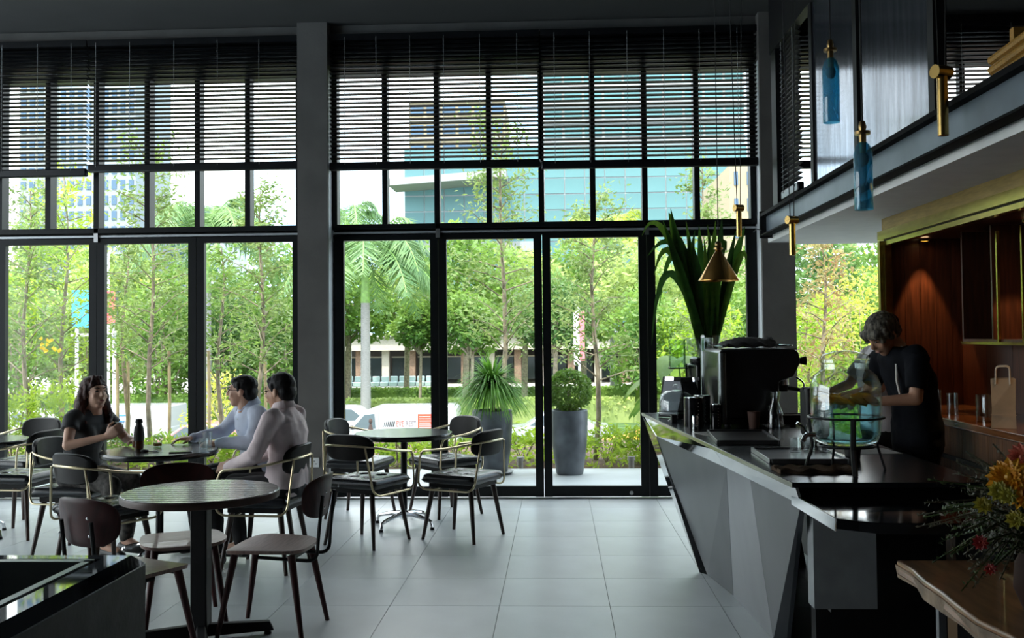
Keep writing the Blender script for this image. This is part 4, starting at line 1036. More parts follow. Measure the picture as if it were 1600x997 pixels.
for px, py, Y, r_, m_ in ((1578, 748, 2.66, .062, YEL), (1600, 772, 2.66, .05, YEL), (1562, 768, 2.64, .032, YLIM), (1576, 775, 2.58, .026, YLIM), (1598, 715, 2.72, .042, CORAL), (1536, 790, 2.70, .028, YLIM), (1532, 848, 2.62, .022, REDP), (1548, 890, 2.60, .018, REDP), (1588, 812, 2.66, .03, YLIM)):
    c = at(px, py, Y) - FB
    fo = blossom(c, r_, m_, 14 if m_ in (YEL, CORAL) else 9, 3)
    obj('stem', MB().tube([Vector((rf.uniform(-.03, .03), rf.uniform(-.03, .03), .15)), c * .5 + Vector((0, 0, .12)), c], .003, 5), GRN, fo)
for k in range(130):
    a = rf.uniform(PI * .55, PI * 1.75); el = rf.uniform(-.35, 1.2); ln = rf.uniform(.16, .34)
    d = Vector((math.cos(a) * math.cos(el), math.sin(a) * math.cos(el), math.sin(el)))
    p0 = Vector((0, 0, .18)); p2 = p0 + d * ln; p1 = p0 + d * ln * .5 + Vector((0, 0, .07))
    sp = MB().tube([p0, p1, p2], .0022, 4)
    for i in range(46):
        t = .25 + .75 * i / 46; p = p0 * (1 - t) ** 2 + p1 * 2 * t * (1 - t) + p2 * t * t
        q = Vector((rf.gauss(0, 1), rf.gauss(0, 1), rf.gauss(.3, 1))).normalized(); s2 = q.cross(d).normalized(); l_ = rf.uniform(.008, .019)
        sp.add([p, p + q * l_ * .5 - s2 * l_ * .22, p + q * l_, p + q * l_ * .5 + s2 * l_ * .22], [(0, 1, 2, 3)])
    obj('foliage_sprig', sp.mesh('sprig', fix=False), (GRN, OLV, OLV)[k % 3], fv)
# ================================================================ people
def blob(name, mb, voxel, m_, parent, smooth=6, bump=None):
    me = mb.mesh(name + '_raw', fix=False); o = bpy.data.objects.new(name, me); COL.objects.link(o)
    rm = o.modifiers.new('remesh', 'REMESH'); rm.mode = 'VOXEL'; rm.voxel_size = voxel; rm.use_smooth_shade = True
    sm = o.modifiers.new('smooth', 'SMOOTH'); sm.iterations = smooth; sm.factor = .5
    if bump:
        tx = bpy.data.textures.new(name + '_folds', 'CLOUDS'); tx.noise_scale = bump[1]; tx.noise_depth = 1
        dm_ = o.modifiers.new('folds', 'DISPLACE'); dm_.texture = tx; dm_.strength = bump[0]; dm_.mid_level = .5; dm_.texture_coords = 'LOCAL'
    dg = bpy.context.evaluated_depsgraph_get(); new = bpy.data.meshes.new_from_object(o.evaluated_get(dg))
    new.name = name; bpy.data.objects.remove(o); bpy.data.meshes.remove(me)
    new.materials.clear(); new.materials.append(m_); new.polygons.foreach_set('use_smooth', [True] * len(new.polygons))
    q = bpy.data.objects.new(name, new); COL.objects.link(q); q.parent = parent
    return q
def hand(mb, wrist, d, pn, curl=.5, side=1, fan=1.0):
    w = Vector(wrist); d = Vector(d).normalized(); pn = Vector(pn); pn = (pn - d * pn.dot(d)).normalized(); s_ = d.cross(pn) * side
    mb.loft([(w - d * .01, s_ * .026, pn * .018), (w + d * .03, s_ * .037, pn * .017), (w + d * .065, s_ * .041, pn * .015), (w + d * .092, s_ * .038, pn * .011)])
    for k, (off, ln) in enumerate(((.030, .066), (.010, .076), (-.010, .070), (-.029, .055))):
        p = w + d * .085 + s_ * off * fan; dr = (d + s_ * off * 1.5 * (fan - .6)).normalized(); a = 0.0; r_ = .0092
        for sg, fr in enumerate((.45, .32, .26)):
            a += curl * (.75 if sg == 0 else 1.0) * (1 + .08 * k)
            q = p + (dr * math.cos(a) + pn * math.sin(a)) * ln * fr; mb.cap(p, r_, q, r_ * .92, 8); p = q; r_ *= .92
    p = w + d * .028 + s_ * .030; q = p + (d * .55 + s_ * .6 + pn * .35).normalized() * .040; t = q + (d * .9 + s_ * .1 + pn * .45).normalized() * .032
    mb.cap(p, .0125, q, .0105, 8); mb.cap(q, .0105, t, .0085, 8)
def head_matrix(hc, yaw, pitch, roll=0.0):
    return Matrix.Translation(hc) @ Euler((pitch, roll, yaw), 'XYZ').to_matrix().to_4x4()
def add_head(mb, Mx, s=1.0):
    h = MB()
    h.ell((0, -.014, .030), (.074, .092, .088)); h.ell((0, .026, -.022), (.060, .066, .086)); h.ell((0, .048, -.086), (.034, .032, .026))
    h.ell((0, .066, .034), (.050, .026, .020)); h.ell((-.034, .060, -.026), (.024, .022, .024)); h.ell((.034, .060, -.026), (.024, .022, .024))
    h.cone((0, .086, .022), .008, (0, .108, -.022), .0135, 8); h.ell((0, .100, -.024), (.017, .014, .011))
    h.ell((0, .086, -.052), (.021, .012, .007)); h.ell((0, .084, -.062), (.019, .011, .007))
    for s_ in (-1, 1): h.ell((s_ * .076, -.008, -.006), (.010, .021, .032), rot=(0, 0, s_ * .35))
    h.cone((0, -.02, -.03), .052, (0, -.035, -.15), .056, 14)
    mb.add([Mx @ (Vector(v) * s) for v in h.v], h.f)
def face_bits(root, Mx, lip, brow, eyes=True):
    for s_ in (-1, 1):
        obj('eye', MB().ell(Mx @ Vector((s_ * .030, .0845, .012)), (.0125, .006, .0055), rot=Mx.to_euler()), mat('eye_dark', (.015, .01, .008), .25), root, smooth=True)
        obj('eyebrow', MB().tube([Mx @ Vector((s_ * .014, .093, .030)), Mx @ Vector((s_ * .032, .090, .036)), Mx @ Vector((s_ * .050, .078, .031))], [.003, .0038, .002], 6), brow, root)
    obj('mouth', MB().ell(Mx @ Vector((0, .0915, -.057)), (.020, .0075, .0065), rot=Mx.to_euler()), lip, root, smooth=True)
def specs(root, Mx):
    m_ = BLACKMETAL; t = MB()
    for s_ in (-1, 1):
        t.tube([Mx @ Vector((s_ * .033 + .024 * math.cos(a * PI / 8), .100 - .004 * abs(math.cos(a * PI / 8)), .010 + .017 * math.sin(a * PI / 8))) for a in range(16)], .0018, 5, True)
        t.tube([Mx @ Vector((s_ * .057, .096, .015)), Mx @ Vector((s_ * .074, .075, .016)), Mx @ Vector((s_ * .080, -.01, .014))], .0018, 5)
    t.tube([Mx @ Vector((-.010, .104, .014)), Mx @ Vector((.010, .104, .014))], .0018, 5)
    obj('glasses', t, m_, root)

SKIN = mat('skin_light', (.62, .36, .25), .5, var=.08, vscale=10); SKIN2 = mat('skin_tan', (.52, .29, .19), .5, var=.08, vscale=10)
LIP = mat('lips', (.32, .09, .075), .45); LIPM = mat('lips_dull', (.28, .13, .10), .5)
HAIRB = mat('hair_black', (.008, .006, .006), .55, var=.3, vscale=30, stretch=(1, 1, .2), spec=.25, bump=.3, bscale=120)
HAIRR = mat('hair_dark_auburn', (.020, .007, .006), .5, spec=.3, col2=(.07, .018, .010), vscale=14, stretch=(2, 2, .4), bump=.5, bscale=100)
HAIRG = mat('hair_ash', (.02, .018, .016), .55, spec=.3, col2=(.20, .18, .14), vscale=22, stretch=(3, 3, .5), bump=.5, bscale=110)
BROWM = mat('brow', (.012, .009, .008), .7)

def seated(label, loc, facing, torso, hc, hyaw, hpitch, arms, legs, skin, shirt, pants, sleeve, female=False, collar=None, fold=.012, shoulder=.175):
    root = thing('person', label, 'person', loc, facing)
    (hx, hy, hz), (wx, wy, wz), (cx, cy, cz), (sx, sy, sz) = torso          # hip, waist, chest, shoulder line centres
    X = Vector((1, 0, 0)); Yv = Vector((0, 1, 0)); f = .90 if female else 1.0
    def trunk(mb, g):
        mb.loft([((hx, hy, hz - .07), X * (.150 + g), Yv * (.115 + g)), ((hx, hy, hz), X * (.165 * (1.02 if female else 1) + g), Yv * (.125 + g)), ((wx, wy, wz), X * (.135 * f + g), Yv * (.100 * f + g)),
                 ((cx, cy, cz), X * (.165 * f + g), Yv * (.118 + g)), (((cx + sx) / 2, (cy + sy) / 2, (cz + sz) / 2), X * (.172 * f + g), Yv * (.105 + g)), ((sx, sy, sz), X * (.135 * f + g), Yv * (.07 + g * .8)), ((sx, sy + .005, sz + .035), X * (.07 + g * .6), Yv * (.056 + g * .6))] + ([((sx, sy + .012, sz + .062), X * .064, Yv * .063)] if (collar and g > 0) else []))
        for s_ in (-1, 1): mb.ell((sx + s_ * (shoulder - .03) * f, sy, sz - .025), (.062 + g, .062 + g, .062 + g))
        if female:
            for s_ in (-1, 1): mb.ell((cx + s_ * .07, cy + .085, cz - .01), (.058 + g * .6, .05 + g * .6, .058 + g * .6))
    body = MB(); Mx = head_matrix(hc, hyaw, hpitch)
    trunk(body, -.012); add_head(body, Mx)
    nb = Vector((sx, sy + .01, sz)); body.cone(nb, .058, Vector(hc) + Vector((0, -.02, -.06)), .050, 14)
    for s_, (el, wr, hd, pn, curl) in zip((-1, 1), arms):
        sh = Vector((sx + s_ * shoulder * f, sy, sz - .03)); k = .88 if female else 1.0
        body.cap(sh, .050 * k, el, .039 * k); body.cap(el, .039 * k, wr, .026 * k); hand(body, wr, hd, pn, curl, side=s_)
    for s_, (kn, an) in zip((-1, 1), legs):
        hip = Vector((hx + s_ * .085, hy + .03, hz - .01)); body.cap(hip, .07, kn, .05); body.cap(kn, .05, an, .036)
        body.cap(an, .038, Vector(an) + Vector((0, .12, -.035)), .028)
    blob('body', body, .0062, skin, root, 3)
    # upper garment
    g = MB(); trunk(g, .010)
    for s_, (el, wr, hd, pn, curl) in zip((-1, 1), arms):
        sh = Vector((sx + s_ * shoulder * f, sy, sz - .03)); el = Vector(el); wr = Vector(wr)
        if sleeve == 'long': g.cap(sh, .066, el, .055); g.cap(el, .055, el.lerp(wr, .95), .038)
        elif sleeve == 'cap': e2 = sh.lerp(el, .42); g.cone(sh + (sh - el) * .1, .058, e2, .062, 14)
        else: e2 = sh.lerp(el, .72); g.cone(sh, .066, e2, .062, 14)
    blob('shirt', g, .0085, shirt, root, 8, bump=(fold, .09))
    if collar:
        nk = Vector((sx, sy + .012, sz)); n = 20; vs = []
        for k in range(n + 1):
            a = PI / 2 + .25 + (2 * PI - .5) * k / n
            for r_, z in ((.068, .030), (.063, .078), (.090, .026)): vs.append(nk + Vector((r_ * math.cos(a), r_ * 1.02 * math.sin(a), z - .018 * math.sin(a) - (.02 if (r_ > .08 and (k < 2 or k > n - 2)) else 0))))
        o = obj('collar', MB().add(vs, [(3 * k + q, 3 * k + q + 1, 3 * k + q + 4, 3 * k + q + 3) for k in range(n) for q in (0, 1)]), collar, root, smooth=True); md = o.modifiers.new('thick', 'SOLIDIFY'); md.thickness = .004
        for k in range(4): obj('button', MB().ell((sx + .0, cy + .128 - .006 * k, sz - .07 - .085 * k), (.006, .004, .006), n=8, m=6), mat('shirt_button', (.5, .5, .5), .4), root)
    p = MB(); p.loft([((hx, hy, hz - .085), X * .150, Yv * .125), ((hx, hy, hz - .02), X * .180, Yv * .142), ((hx, hy, hz + .02), X * .145, Yv * .108)])
    for s_, (kn, an) in zip((-1, 1), legs):
        hip = Vector((hx + s_ * .085, hy + .03, hz - .01)); kn = Vector(kn); an = Vector(an); p.cap(hip, .088, kn, .066); p.cap(kn, .066, kn.lerp(an, .94), .050)
    blob('trousers', p, .010, pants, root, 8, bump=(.010, .08))
    for s_, (kn, an) in zip((-1, 1), legs):
        an = Vector(an); sh_ = MB().cap(an + Vector((0, -.03, -.045)), .040, an + Vector((0, .15, -.055)), .033)
        blob('shoe', sh_, .009, mat('shoe_dark', (.012, .011, .011), .4), root, 4)
    return root, Mx

# ---- woman in black
w_rot = face(1, -.42)
wo, Mw = seated('person in a black top with shoulder length dark hair, talking', (-3.44, 7.05, 0), w_rot,
    ((0, .0, .575), (0, .02, .74), (0, .065, .885), (0, .085, 1.0)), Vector((0, .145, 1.145)), R(-14), R(6),
    (((-.245, .19, .80), (-.14, .40, .80), (.6, .75, .08), (.2, 0, -1), .45), ((.255, .165, .80), (.125, .40, .86), (-.2, .8, .5), (-.8, 0, .3), .75)),
    (((-.10, .42, .52), (-.10, .34, .10)), ((.10, .42, .52), (.10, .36, .10))), SKIN, mat('black_blouse', (.010, .010, .011), .7, sheen=.2), mat('dark_patterned_skirt', (.025, .022, .02), .8, col2=(.10, .09, .08), vscale=30), 'cap', female=True, fold=.010, shoulder=.165)
face_bits(wo, Mw, LIP, BROWM)
hb = MB(); rh = random.Random(1)
def hp(x, y, z): return Mw @ Vector((x, y, z))
hb.ell(hp(0, -.030, .048), (.090, .098, .084), rot=Mw.to_euler()); hb.ell(hp(0, -.070, -.03), (.098, .078, .11), rot=Mw.to_euler())
for s_ in (-1, 1):
    hb.cap(hp(s_ * .074, -.030, .03), .030, hp(s_ * .092, -.040, -.08), .036); hb.cap(hp(s_ * .092, -.040, -.08), .036, hp(s_ * .104, -.020, -.17), .034); hb.cap(hp(s_ * .104, -.020, -.17), .034, hp(s_ * .088, .012, -.205), .020)
    hb.cap(hp(s_ * .05, -.09, -.05), .055, hp(s_ * .085, -.085, -.17), .048); hb.cap(hp(s_ * .074, .012, .05), .016, hp(s_ * .078, .010, -.03), .012)
for k in range(7): x = -.054 + .018 * k; hb.cap(hp(x * .5, .035, .112), .014, hp(x, .074 - abs(x) * .35, .064 - abs(x) * .2), .010)
hb.cap(hp(0, -.11, -.05), .06, hp(0, -.11, -.19), .052)
blob('hair', hb, .0060, HAIRR, wo, 3, bump=(.014, .03))
gl = Mw.inverted()
hw = Vector((.12, .40, .895)); obj('held_cup', MB().lathe([(.0005, 0), (.024, 0), (.03, .075), (.027, .075), (.022, .006), (.0005, .006)], (.075, .465, .885), n=20), THIN, wo, smooth=True)

# ---- man in the pink shirt
PINK = mat('pale_pink_shirt', (.80, .66, .66), .75, var=.05, bump=.15, bscale=30); BLUE = mat('pale_blue_shirt', (.62, .67, .80), .75, var=.05, bump=.15, bscale=30)
DKP = mat('dark_trousers', (.012, .012, .014), .8, var=.2)
ma, Mm = seated('person in a pale pink shirt and glasses, hands in the lap', (-1.86, 6.60, 0), face(-1, .20),
    ((0, -.04, .56), (0, -.06, .73), (0, -.05, .90), (0, -.035, 1.03)), Vector((0, .0, 1.168)), R(-6), R(-4),
    (((-.255, .05, .775), (-.125, .315, .675), (.35, .9, -.05), (.7, -.3, -.5), .55), ((.255, .07, .775), (.115, .335, .675), (-.35, .9, -.05), (-.7, -.3, -.5), .55)),
    (((-.13, .42, .53), (-.12, .40, .11)), ((.13, .42, .53), (.13, .36, .11))), SKIN2, PINK, DKP, 'long', collar=PINK, fold=.022, shoulder=.19)
face_bits(ma, Mm, LIPM, BROWM); specs(ma, Mm)
def short_hair(root, Mx, name='hair', top=.012, m_=HAIRB):
    h = MB(); P = lambda x, y, z: Mx @ Vector((x, y, z))
    h.ell(P(0, -.022, .052), (.083, .098,   .070 + top), rot=Mx.to_euler()); h.ell(P(0, -.058, .0), (.076, .062, .075), rot=Mx.to_euler())
    h.ell(P(0, .032, .078), (.067, .050, .034), rot=Mx.to_euler()); h.ell(P(.01, .058, .066), (.046, .022, .014), rot=Mx.to_euler())
    for s_ in (-1, 1): h.cap(P(s_ * .070, .012, .05), .016, P(s_ * .073, .008, .008), .009)
    rr = random.Random(7)
    for k in range(0):
        a = rr.uniform(0, 2 * PI); rx = rr.uniform(.3, 1); p = Vector((.072 * rx * math.cos(a), -.022 + .085 * rx * math.sin(a), .062 + (.075 + top) * math.sqrt(max(.02, 1 - rx * rx * .9)))); h.cap(Mx @ (p - Vector((0, 0, .008))), .012, Mx @ (p + Vector((rr.uniform(-.014, .014), rr.uniform(-.02, .01), .003))), .008, 6)
    blob(name, h, .0055, m_, root, 3, bump=(.006, .035))
short_hair(ma, Mm)
# ---- man in the blue shirt
mb_, Mb = seated('person in a pale blue shirt and glasses, arm resting on the table', (-2.27, 7.34, 0), face(-.8, -.6),
    ((0, -.03, .56), (0, -.03, .72), (0, -.01, .88), (0, .02, 1.005)), Vector((0, .085, 1.135)), R(-34), R(2),
    (((-.262, .10, .78), (-.075, .30, .775), (.75, .62, .05), (.2, -.1, -1), .5), ((.275, .14, .82), (.215, .385, .795), (.05, 1, 0), (0, 0, -1), .3)),
    (((-.12, .42, .53), (-.12, .40, .11)), ((.12, .42, .53), (.12, .38, .11))), SKIN, BLUE, DKP, 'long', collar=BLUE, fold=.022, shoulder=.185)
face_bits(mb_, Mb, LIPM, BROWM); specs(mb_, Mb); short_hair(mb_, Mb, top=.006)

# ---- baristas
def standing(label, loc, facing, torso, hc, hyaw, hpitch, arms, skin, shirt, pants, sleeve, hm):
    root = thing('person', label, 'person', loc, facing)
    (hx, hy, hz), (wx, wy, wz), (cx, cy, cz), (sx, sy, sz) = torso; X = Vector((1, 0, 0)); Yv = Vector((0, 1, 0))
    Mx = head_matrix(hc, hyaw, hpitch)
    def trunk(mb, g):
        mb.loft([((hx, hy, hz - .10), X * (.155 + g), Yv * (.115 + g)), ((hx, hy, hz), X * (.160 + g), Yv * (.115 + g)), ((wx, wy, wz), X * (.140 + g), Yv * (.105 + g)), ((cx, cy, cz), X * (.168 + g), Yv * (.118 + g)), ((sx, sy - .01, sz - .04), X * (.165 + g), Yv * (.095 + g)), ((sx, sy, sz), X * (.12 + g), Yv * (.07 + g)), ((sx, sy + .02, sz + .03), X * (.065 + g * .5), Yv * (.05 + g * .5))])
        for s_ in (-1, 1): mb.ell((sx + s_ * .15, sy, sz - .03), (.06 + g, .06 + g, .06 + g))
    b = MB(); trunk(b, -.012); add_head(b, Mx); b.cone((sx, sy + .01, sz), .058, Mx @ Vector((0, -.03, -.09)), .05, 14)
    for s_, (el, wr, hd, pn, curl) in zip((-1, 1), arms):
        sh = Vector((sx + s_ * .18, sy, sz - .03)); b.cap(sh, .048, el, .038); b.cap(el, .038, wr, .025); hand(b, wr, hd, pn, curl, side=s_)
    for s_ in (-1, 1):
        hip = Vector((hx + s_ * .085, hy, hz - .05)); kn = Vector((s_ * .09, .03, .48)); an = Vector((s_ * .09, 0, .09)); b.cap(hip, .075, kn, .052); b.cap(kn, .052, an, .038); b.cap(an, .036, an + Vector((0, .13, -.04)), .027)
    blob('body', b, .007, skin, root, 3)
    g = MB(); trunk(g, .012)
    for s_, (el, wr, hd, pn, curl) in zip((-1, 1), arms):
        sh = Vector((sx + s_ * .18, sy, sz - .03)); el = Vector(el); e2 = sh.lerp(el, .78); g.cone(sh, .068, e2, .062, 14)
    blob('shirt', g, .009, shirt, root, 8, bump=(.018, .09))
    p = MB(); p.loft([((hx, hy, hz - .12), X * .165, Yv * .125), ((hx, hy, hz + .02), X * .168, Yv * .125)])
    for s_ in (-1, 1):
        hip = Vector((hx + s_ * .085, hy, hz - .08)); kn = Vector((s_ * .09, .03, .48)); an = Vector((s_ * .09, 0, .10)); p.cap(hip, .092, kn, .068); p.cap(kn, .068, an, .056)
    blob('trousers', p, .011, pants, root, 6)
    for s_ in (-1, 1): blob('shoe', MB().cap((s_ * .09, -.03, .045), .042, (s_ * .09, .15, .037), .035), .009, mat('shoe_dark', (.012, .011, .011), .4), root, 4)
    return root, Mx
NAVY = mat('navy_tshirt', (.004, .005, .008), .85, var=.2, spec=.15)
ba, Mba = standing('barista in a dark shirt bending over the bar, ash streaked bowl cut hair', (2.10, 6.02, 0), face(-1, -.25),
    ((0, -.03, .95), (0, -.02, 1.10), (0, .02, 1.28), (0, .075, 1.42)), Vector((0, .185, 1.515)), R(8), R(-38),
    (((-.25, .14, 1.15), (-.16, .36, 1.135), (.3, .9, .05), (.3, 0, -1), .6), ((.25, .14, 1.15), (.12, .38, 1.10), (-.2, .95, -.1), (-.3, 0, -1), .6)), SKIN2, NAVY, NAVY, 'short', HAIRG)
h = MB(); P = lambda x, y, z: Mba @ Vector((x, y, z))
h.ell(P(0, -.02, .045), (.092, .106, .088), rot=Mba.to_euler()); h.ell(P(0, -.05, -.005), (.084, .07, .06), rot=Mba.to_euler()); h.cap(P(-.055, .066, .05), .030, P(.055, .066, .05), .030)
for s_ in (-1, 1): h.cap(P(s_ * .075, .03, .04), .026, P(s_ * .080, .01, -.005), .020); h.cap(P(s_ * .062, .060, .05), .026, P(s_ * .066, .062, .005), .018)
blob('hair', h, .0065, HAIRG, ba, 3, bump=(.012, .02))
obj('apron_strap', MB().tube([(-.06, .10, 1.445), (-.080, .150, 1.36), (-.09, .155, 1.25), (-.09, .13, 1.14)], .009, 6), mat('strap_white', (.55, .52, .48), .7), ba, smooth=True)
face_bits(ba, Mba, LIPM, BROWM)
b2, Mb2 = standing('person in a pale top behind the barista, mostly hidden', (2.21, 7.0, 0), face(-1, -.12),
    ((0, -.02, .95), (0, 0, 1.10), (0, -.01, 1.26), (0, -.03, 1.40)), Vector((0, -.05, 1.535)), R(10), R(-6),
    (((-.25, .10, 1.16), (-.14, .33, 1.10), (.3, .9, 0), (.3, 0, -1), .5), ((.25, .10, 1.16), (.12, .34, 1.10), (-.3, .9, 0), (-.3, 0, -1), .5)), SKIN, mat('pale_top', (.72, .68, .70), .8), DKP, 'short', HAIRB)
short_hair(b2, Mb2); face_bits(b2, Mb2, LIPM, BROWM)
obj('apron_strap', MB().tube([(-.08, -.09, 1.43), (-.10, .01, 1.44), (-.10, .11, 1.36), (-.10, .135, 1.2)], .012, 6), BLACKMETAL, b2, smooth=True)
# ================================================================ outside
TERR = mat('terrace_tile', (.42, .45, .46), .6, var=.08, vscale=1.5)
ASPH = mat('asphalt', (.12, .12, .125), .9, var=.15); GRASSM = mat('ground_green', (.06, .12, .03), .95, var=.4, vscale=1.2)
SOIL = mat('soil', (.09, .05, .03), .95, var=.4, vscale=12, bump=.4)
struct('terrace', MB().b2((-12, 9.62, -.2), (8, 11.55, -.008)), TERR, label='pale tiled terrace outside the glass doors')
struct('eave', MB().b2((-12, 9.62, 4.42), (8, 10.55, 4.62)), mat('eave_white', (.3, .3, .3), .8), label='roof eave above the terrace')
_e = thing('eave_brackets', 'row of dark brackets under the eave behind the blinds', 'brackets', (0, 0, 4.3))
for k in range(46): obj('bracket', MB().b2((-6.9 + .24 * k, 10.3, -.02), (-6.87 + .24 * k, 10.42, .12)), FRAME, _e)
struct('planting_bed', MB().b2((-14, 11.55, -.6), (10, 14.9, -.03)), SOIL, label='soil bed along the edge of the terrace')
struct('road', MB().b2((-90, 15.0, -3.2), (90, 41, -2.75)), ASPH, label='asphalt street below the terrace')
struct('verge', MB().b2((-90, 41, -3.2), (90, 66, -2.3)), GRASSM, label='green verge across the street')
struct('plaza', MB().b2((-90, 66, -3.2), (90, 90, -1.9)), mat('plaza_stone', (.38, .36, .33), .85, var=.1), label='paved plaza in front of the arcade')
struct('far_ground', MB().b2((-400, 90, -3), (400, 500, -2.0)), GRASSM, label='distant green ground')

NPR = np.random.RandomState(7)
def leaves_np(C, L, W, rs, droop=.25, normal=None):
    n = len(C); d = rs.normal(size=(n, 3)); d[:, 2] = d[:, 2] * .6 - droop
    if normal is not None: d += normal * .8
    d /= np.linalg.norm(d, axis=1, keepdims=True) + 1e-9
    q = rs.normal(size=(n, 3)); s_ = np.cross(d, q); s_ /= np.linalg.norm(s_, axis=1, keepdims=True) + 1e-9
    l_ = L * rs.uniform(.7, 1.3, (n, 1)); w_ = W * rs.uniform(.7, 1.3, (n, 1))
    V = np.stack([C - d * l_ * .5, C - s_ * w_ * .5, C + d * l_ * .5, C + s_ * w_ * .5], 1).reshape(-1, 3)
    F = np.arange(n * 4).reshape(-1, 4)
    return V, F
def foliage(name, C, L, W, rs, m_, parent, **k):
    V, F = leaves_np(np.asarray(C), L, W, rs, **k)
    o = obj(name, fast_mesh(name, V, F), m_, parent); o['kind'] = 'stuff'
    return o
BARKM = mat('tree_bark', (.28, .23, .17), .9, var=.35, vscale=8, bump=.5, bscale=30)
LG = {'olive': leaf_mat('leaf_olive', (.09, .17, .04), (.28, .38, .12), 1.2, .45),
      'fresh': leaf_mat('leaf_fresh', (.16, .31, .02), (.45, .60, .07), 1.0, .5),
      'mid': leaf_mat('leaf_mid', (.07, .17, .03), (.24, .38, .07), .35, .45),
      'dark': leaf_mat('leaf_dark', (.045, .12, .03), (.16, .28, .07), .35, .42),
      'pale': leaf_mat('leaf_pale', (.20, .30, .08), (.44, .53, .18), .3, .45),
      'yell': leaf_mat('leaf_yellow', (.30, .34, .05), (.50, .48, .08), .5, .45),
      'rust': leaf_mat('leaf_rust', (.30, .17, .07), (.38, .38, .14), 3.0, .45),
      'palm': leaf_mat('leaf_palm', (.06, .15, .05), (.20, .33, .12), .6, .42),
      'palmy': leaf_mat('leaf_palm_gold', (.20, .30, .03), (.42, .48, .06), .6, .45)}

def slim_tree(label, px, Y, top, spread, nb, nl, key, seed, z0=-.03, leaf=(.085, .028), low=.28, lean=0.0):
    rs = np.random.RandomState(seed); b = at(px, 524, Y); X = b.x
    t = thing('slender_tree', label, 'tree', (X, Y, z0), 0, 'young trees along the terrace')
    H = top - z0; pts = [Vector((lean * (i / 6) + .04 * math.sin(i * 1.3 + seed), .03 * math.cos(i + seed), H * i / 6 * .97)) for i in range(7)]
    obj('trunk', MB().tube(pts, [.036, .033, .030, .025, .020, .014, .006], 8), BARKM, t, smooth=True)
    br = MB(); C = []
    for k in range(nb):
        f_ = low + (1 - low) * (k + rs.rand()) / nb * .98; i = min(5, int(f_ * 6)); p0 = pts[i].lerp(pts[i + 1], f_ * 6 - i)
        a = k * 2.4 + rs.rand(); ln = spread * (1.05 - .62 * (f_ - low) / (1 - low)) * rs.uniform(.6, 1.15); el = rs.uniform(.15, .8)
        d = Vector((math.cos(a) * math.cos(el), math.sin(a) * math.cos(el), math.sin(el)))
        p2 = p0 + d * ln; p1 = p0 + d * ln * .5 + Vector((0, 0, ln * .06))
        br.tube([p0, p1, p2], [.011, .007, .003], 5)
        m = int(nl / nb * rs.uniform(.6, 1.4)); T = rs.uniform(.2, 1.08, m)[:, None] ** .7
        P0, P1, P2 = (np.array(q)[None] for q in (p0, p1, p2))
        C.append(P0 * (1 - T) ** 2 + P1 * 2 * T * (1 - T) + P2 * T * T + rs.normal(size=(m, 3)) * (.035 + .15 * ln * T))
    obj('branches', br, BARKM, t)['kind'] = 'stuff'
    foliage('foliage', np.concatenate(C), leaf[0], leaf[1], rs, LG[key], t)
    return t
slim_tree('slender young tree in the first pane, nearest the left edge', 42, 12.7, 3.6, .95, 30, 2300, 'olive', 1)
t_ = slim_tree('slender young tree with yellow blossoms, left of the person in black', 100, 13.2, 3.9, 1.0, 28, 2200, 'fresh', 2)
slim_tree('slender young tree right of the person in black, in the second door', 238, 12.6, 4.1, .85, 34, 2600, 'olive', 3, lean=-.05)
slim_tree('thin young tree between the bamboo stakes, in the second door', 196, 13.6, 3.0, .6, 18, 1100, 'olive', 13)
slim_tree('slender young tree behind the two people in shirts', 402, 12.6, 3.55, .75, 32, 2400, 'olive', 4, lean=.08)
slim_tree('young tree just left of the door stile behind the two people in shirts', 345, 13.7, 2.9, .6, 20, 1200, 'mid', 14)
slim_tree('tall young tree above the spiky potted plant', 783, 12.5, 4.4, .80, 36, 2500, 'olive', 5, lean=.05)
slim_tree('young tree rising behind the round potted bush', 930, 12.5, 3.35, .70, 30, 2000, 'olive', 6)
slim_tree('young tree behind the strap leaves on the bar', 1098, 13.4, 3.9, .75, 26, 1900, 'olive', 7)
slim_tree('rusty leaved young tree in the window right of the pillar', 1288, 12.6, 2.75, .62, 26, 1300, 'rust', 8)
slim_tree('leafy young tree low in the window right of the pillar', 1262, 14.0, 1.9, .6, 20, 1500, 'fresh', 18)
yb = MB(); ry = random.Random(5)
for k in range(14):
    c = at(78 + ry.uniform(-14, 16), 540 + ry.uniform(-12, 10), 12.9) - t_.location; r_ = .03
    yb.add([c + Vector((r_ * math.cos(u), ry.uniform(-.02, .02), r_ * math.sin(u))) for u in (0, 1.5, 3.0, 4.6)], [(0, 1, 2, 3)])
obj('blossoms', yb.mesh('blossoms', fix=False), leaf_mat('yellow_blossom', (.8, .6, .02), (.9, .7, .05)), t_)['kind'] = 'stuff'
STK = mat('bamboo_stake', (.42, .33, .20), .8, var=.2, stretch=(4, 4, 1))
for px, y0, y1, Y, lb in ((183, 560, 745, 12.9, 'leftmost bamboo stake in the second door pane'), (200, 565, 745, 13.1, 'bamboo stake just right of the leftmost one'), (264, 548, 745, 12.8, 'bamboo stake beside the right tree in the second door pane'), (326, 548, 745, 12.9, 'bamboo stake left of the person in the blue shirt'), (414, 560, 745, 13.0, 'bamboo stake hidden behind the two people in shirts')):
    p = at(px, y0, Y); tag(obj('bamboo_stake', MB().tube([(0, 0, -.02), (.01, 0, (p.z + .03) * .5), (.0, 0, p.z + .03)], .022, 8), STK, loc=(p.x, Y, -.03), smooth=True), lb, 'stake', 'bamboo stakes')

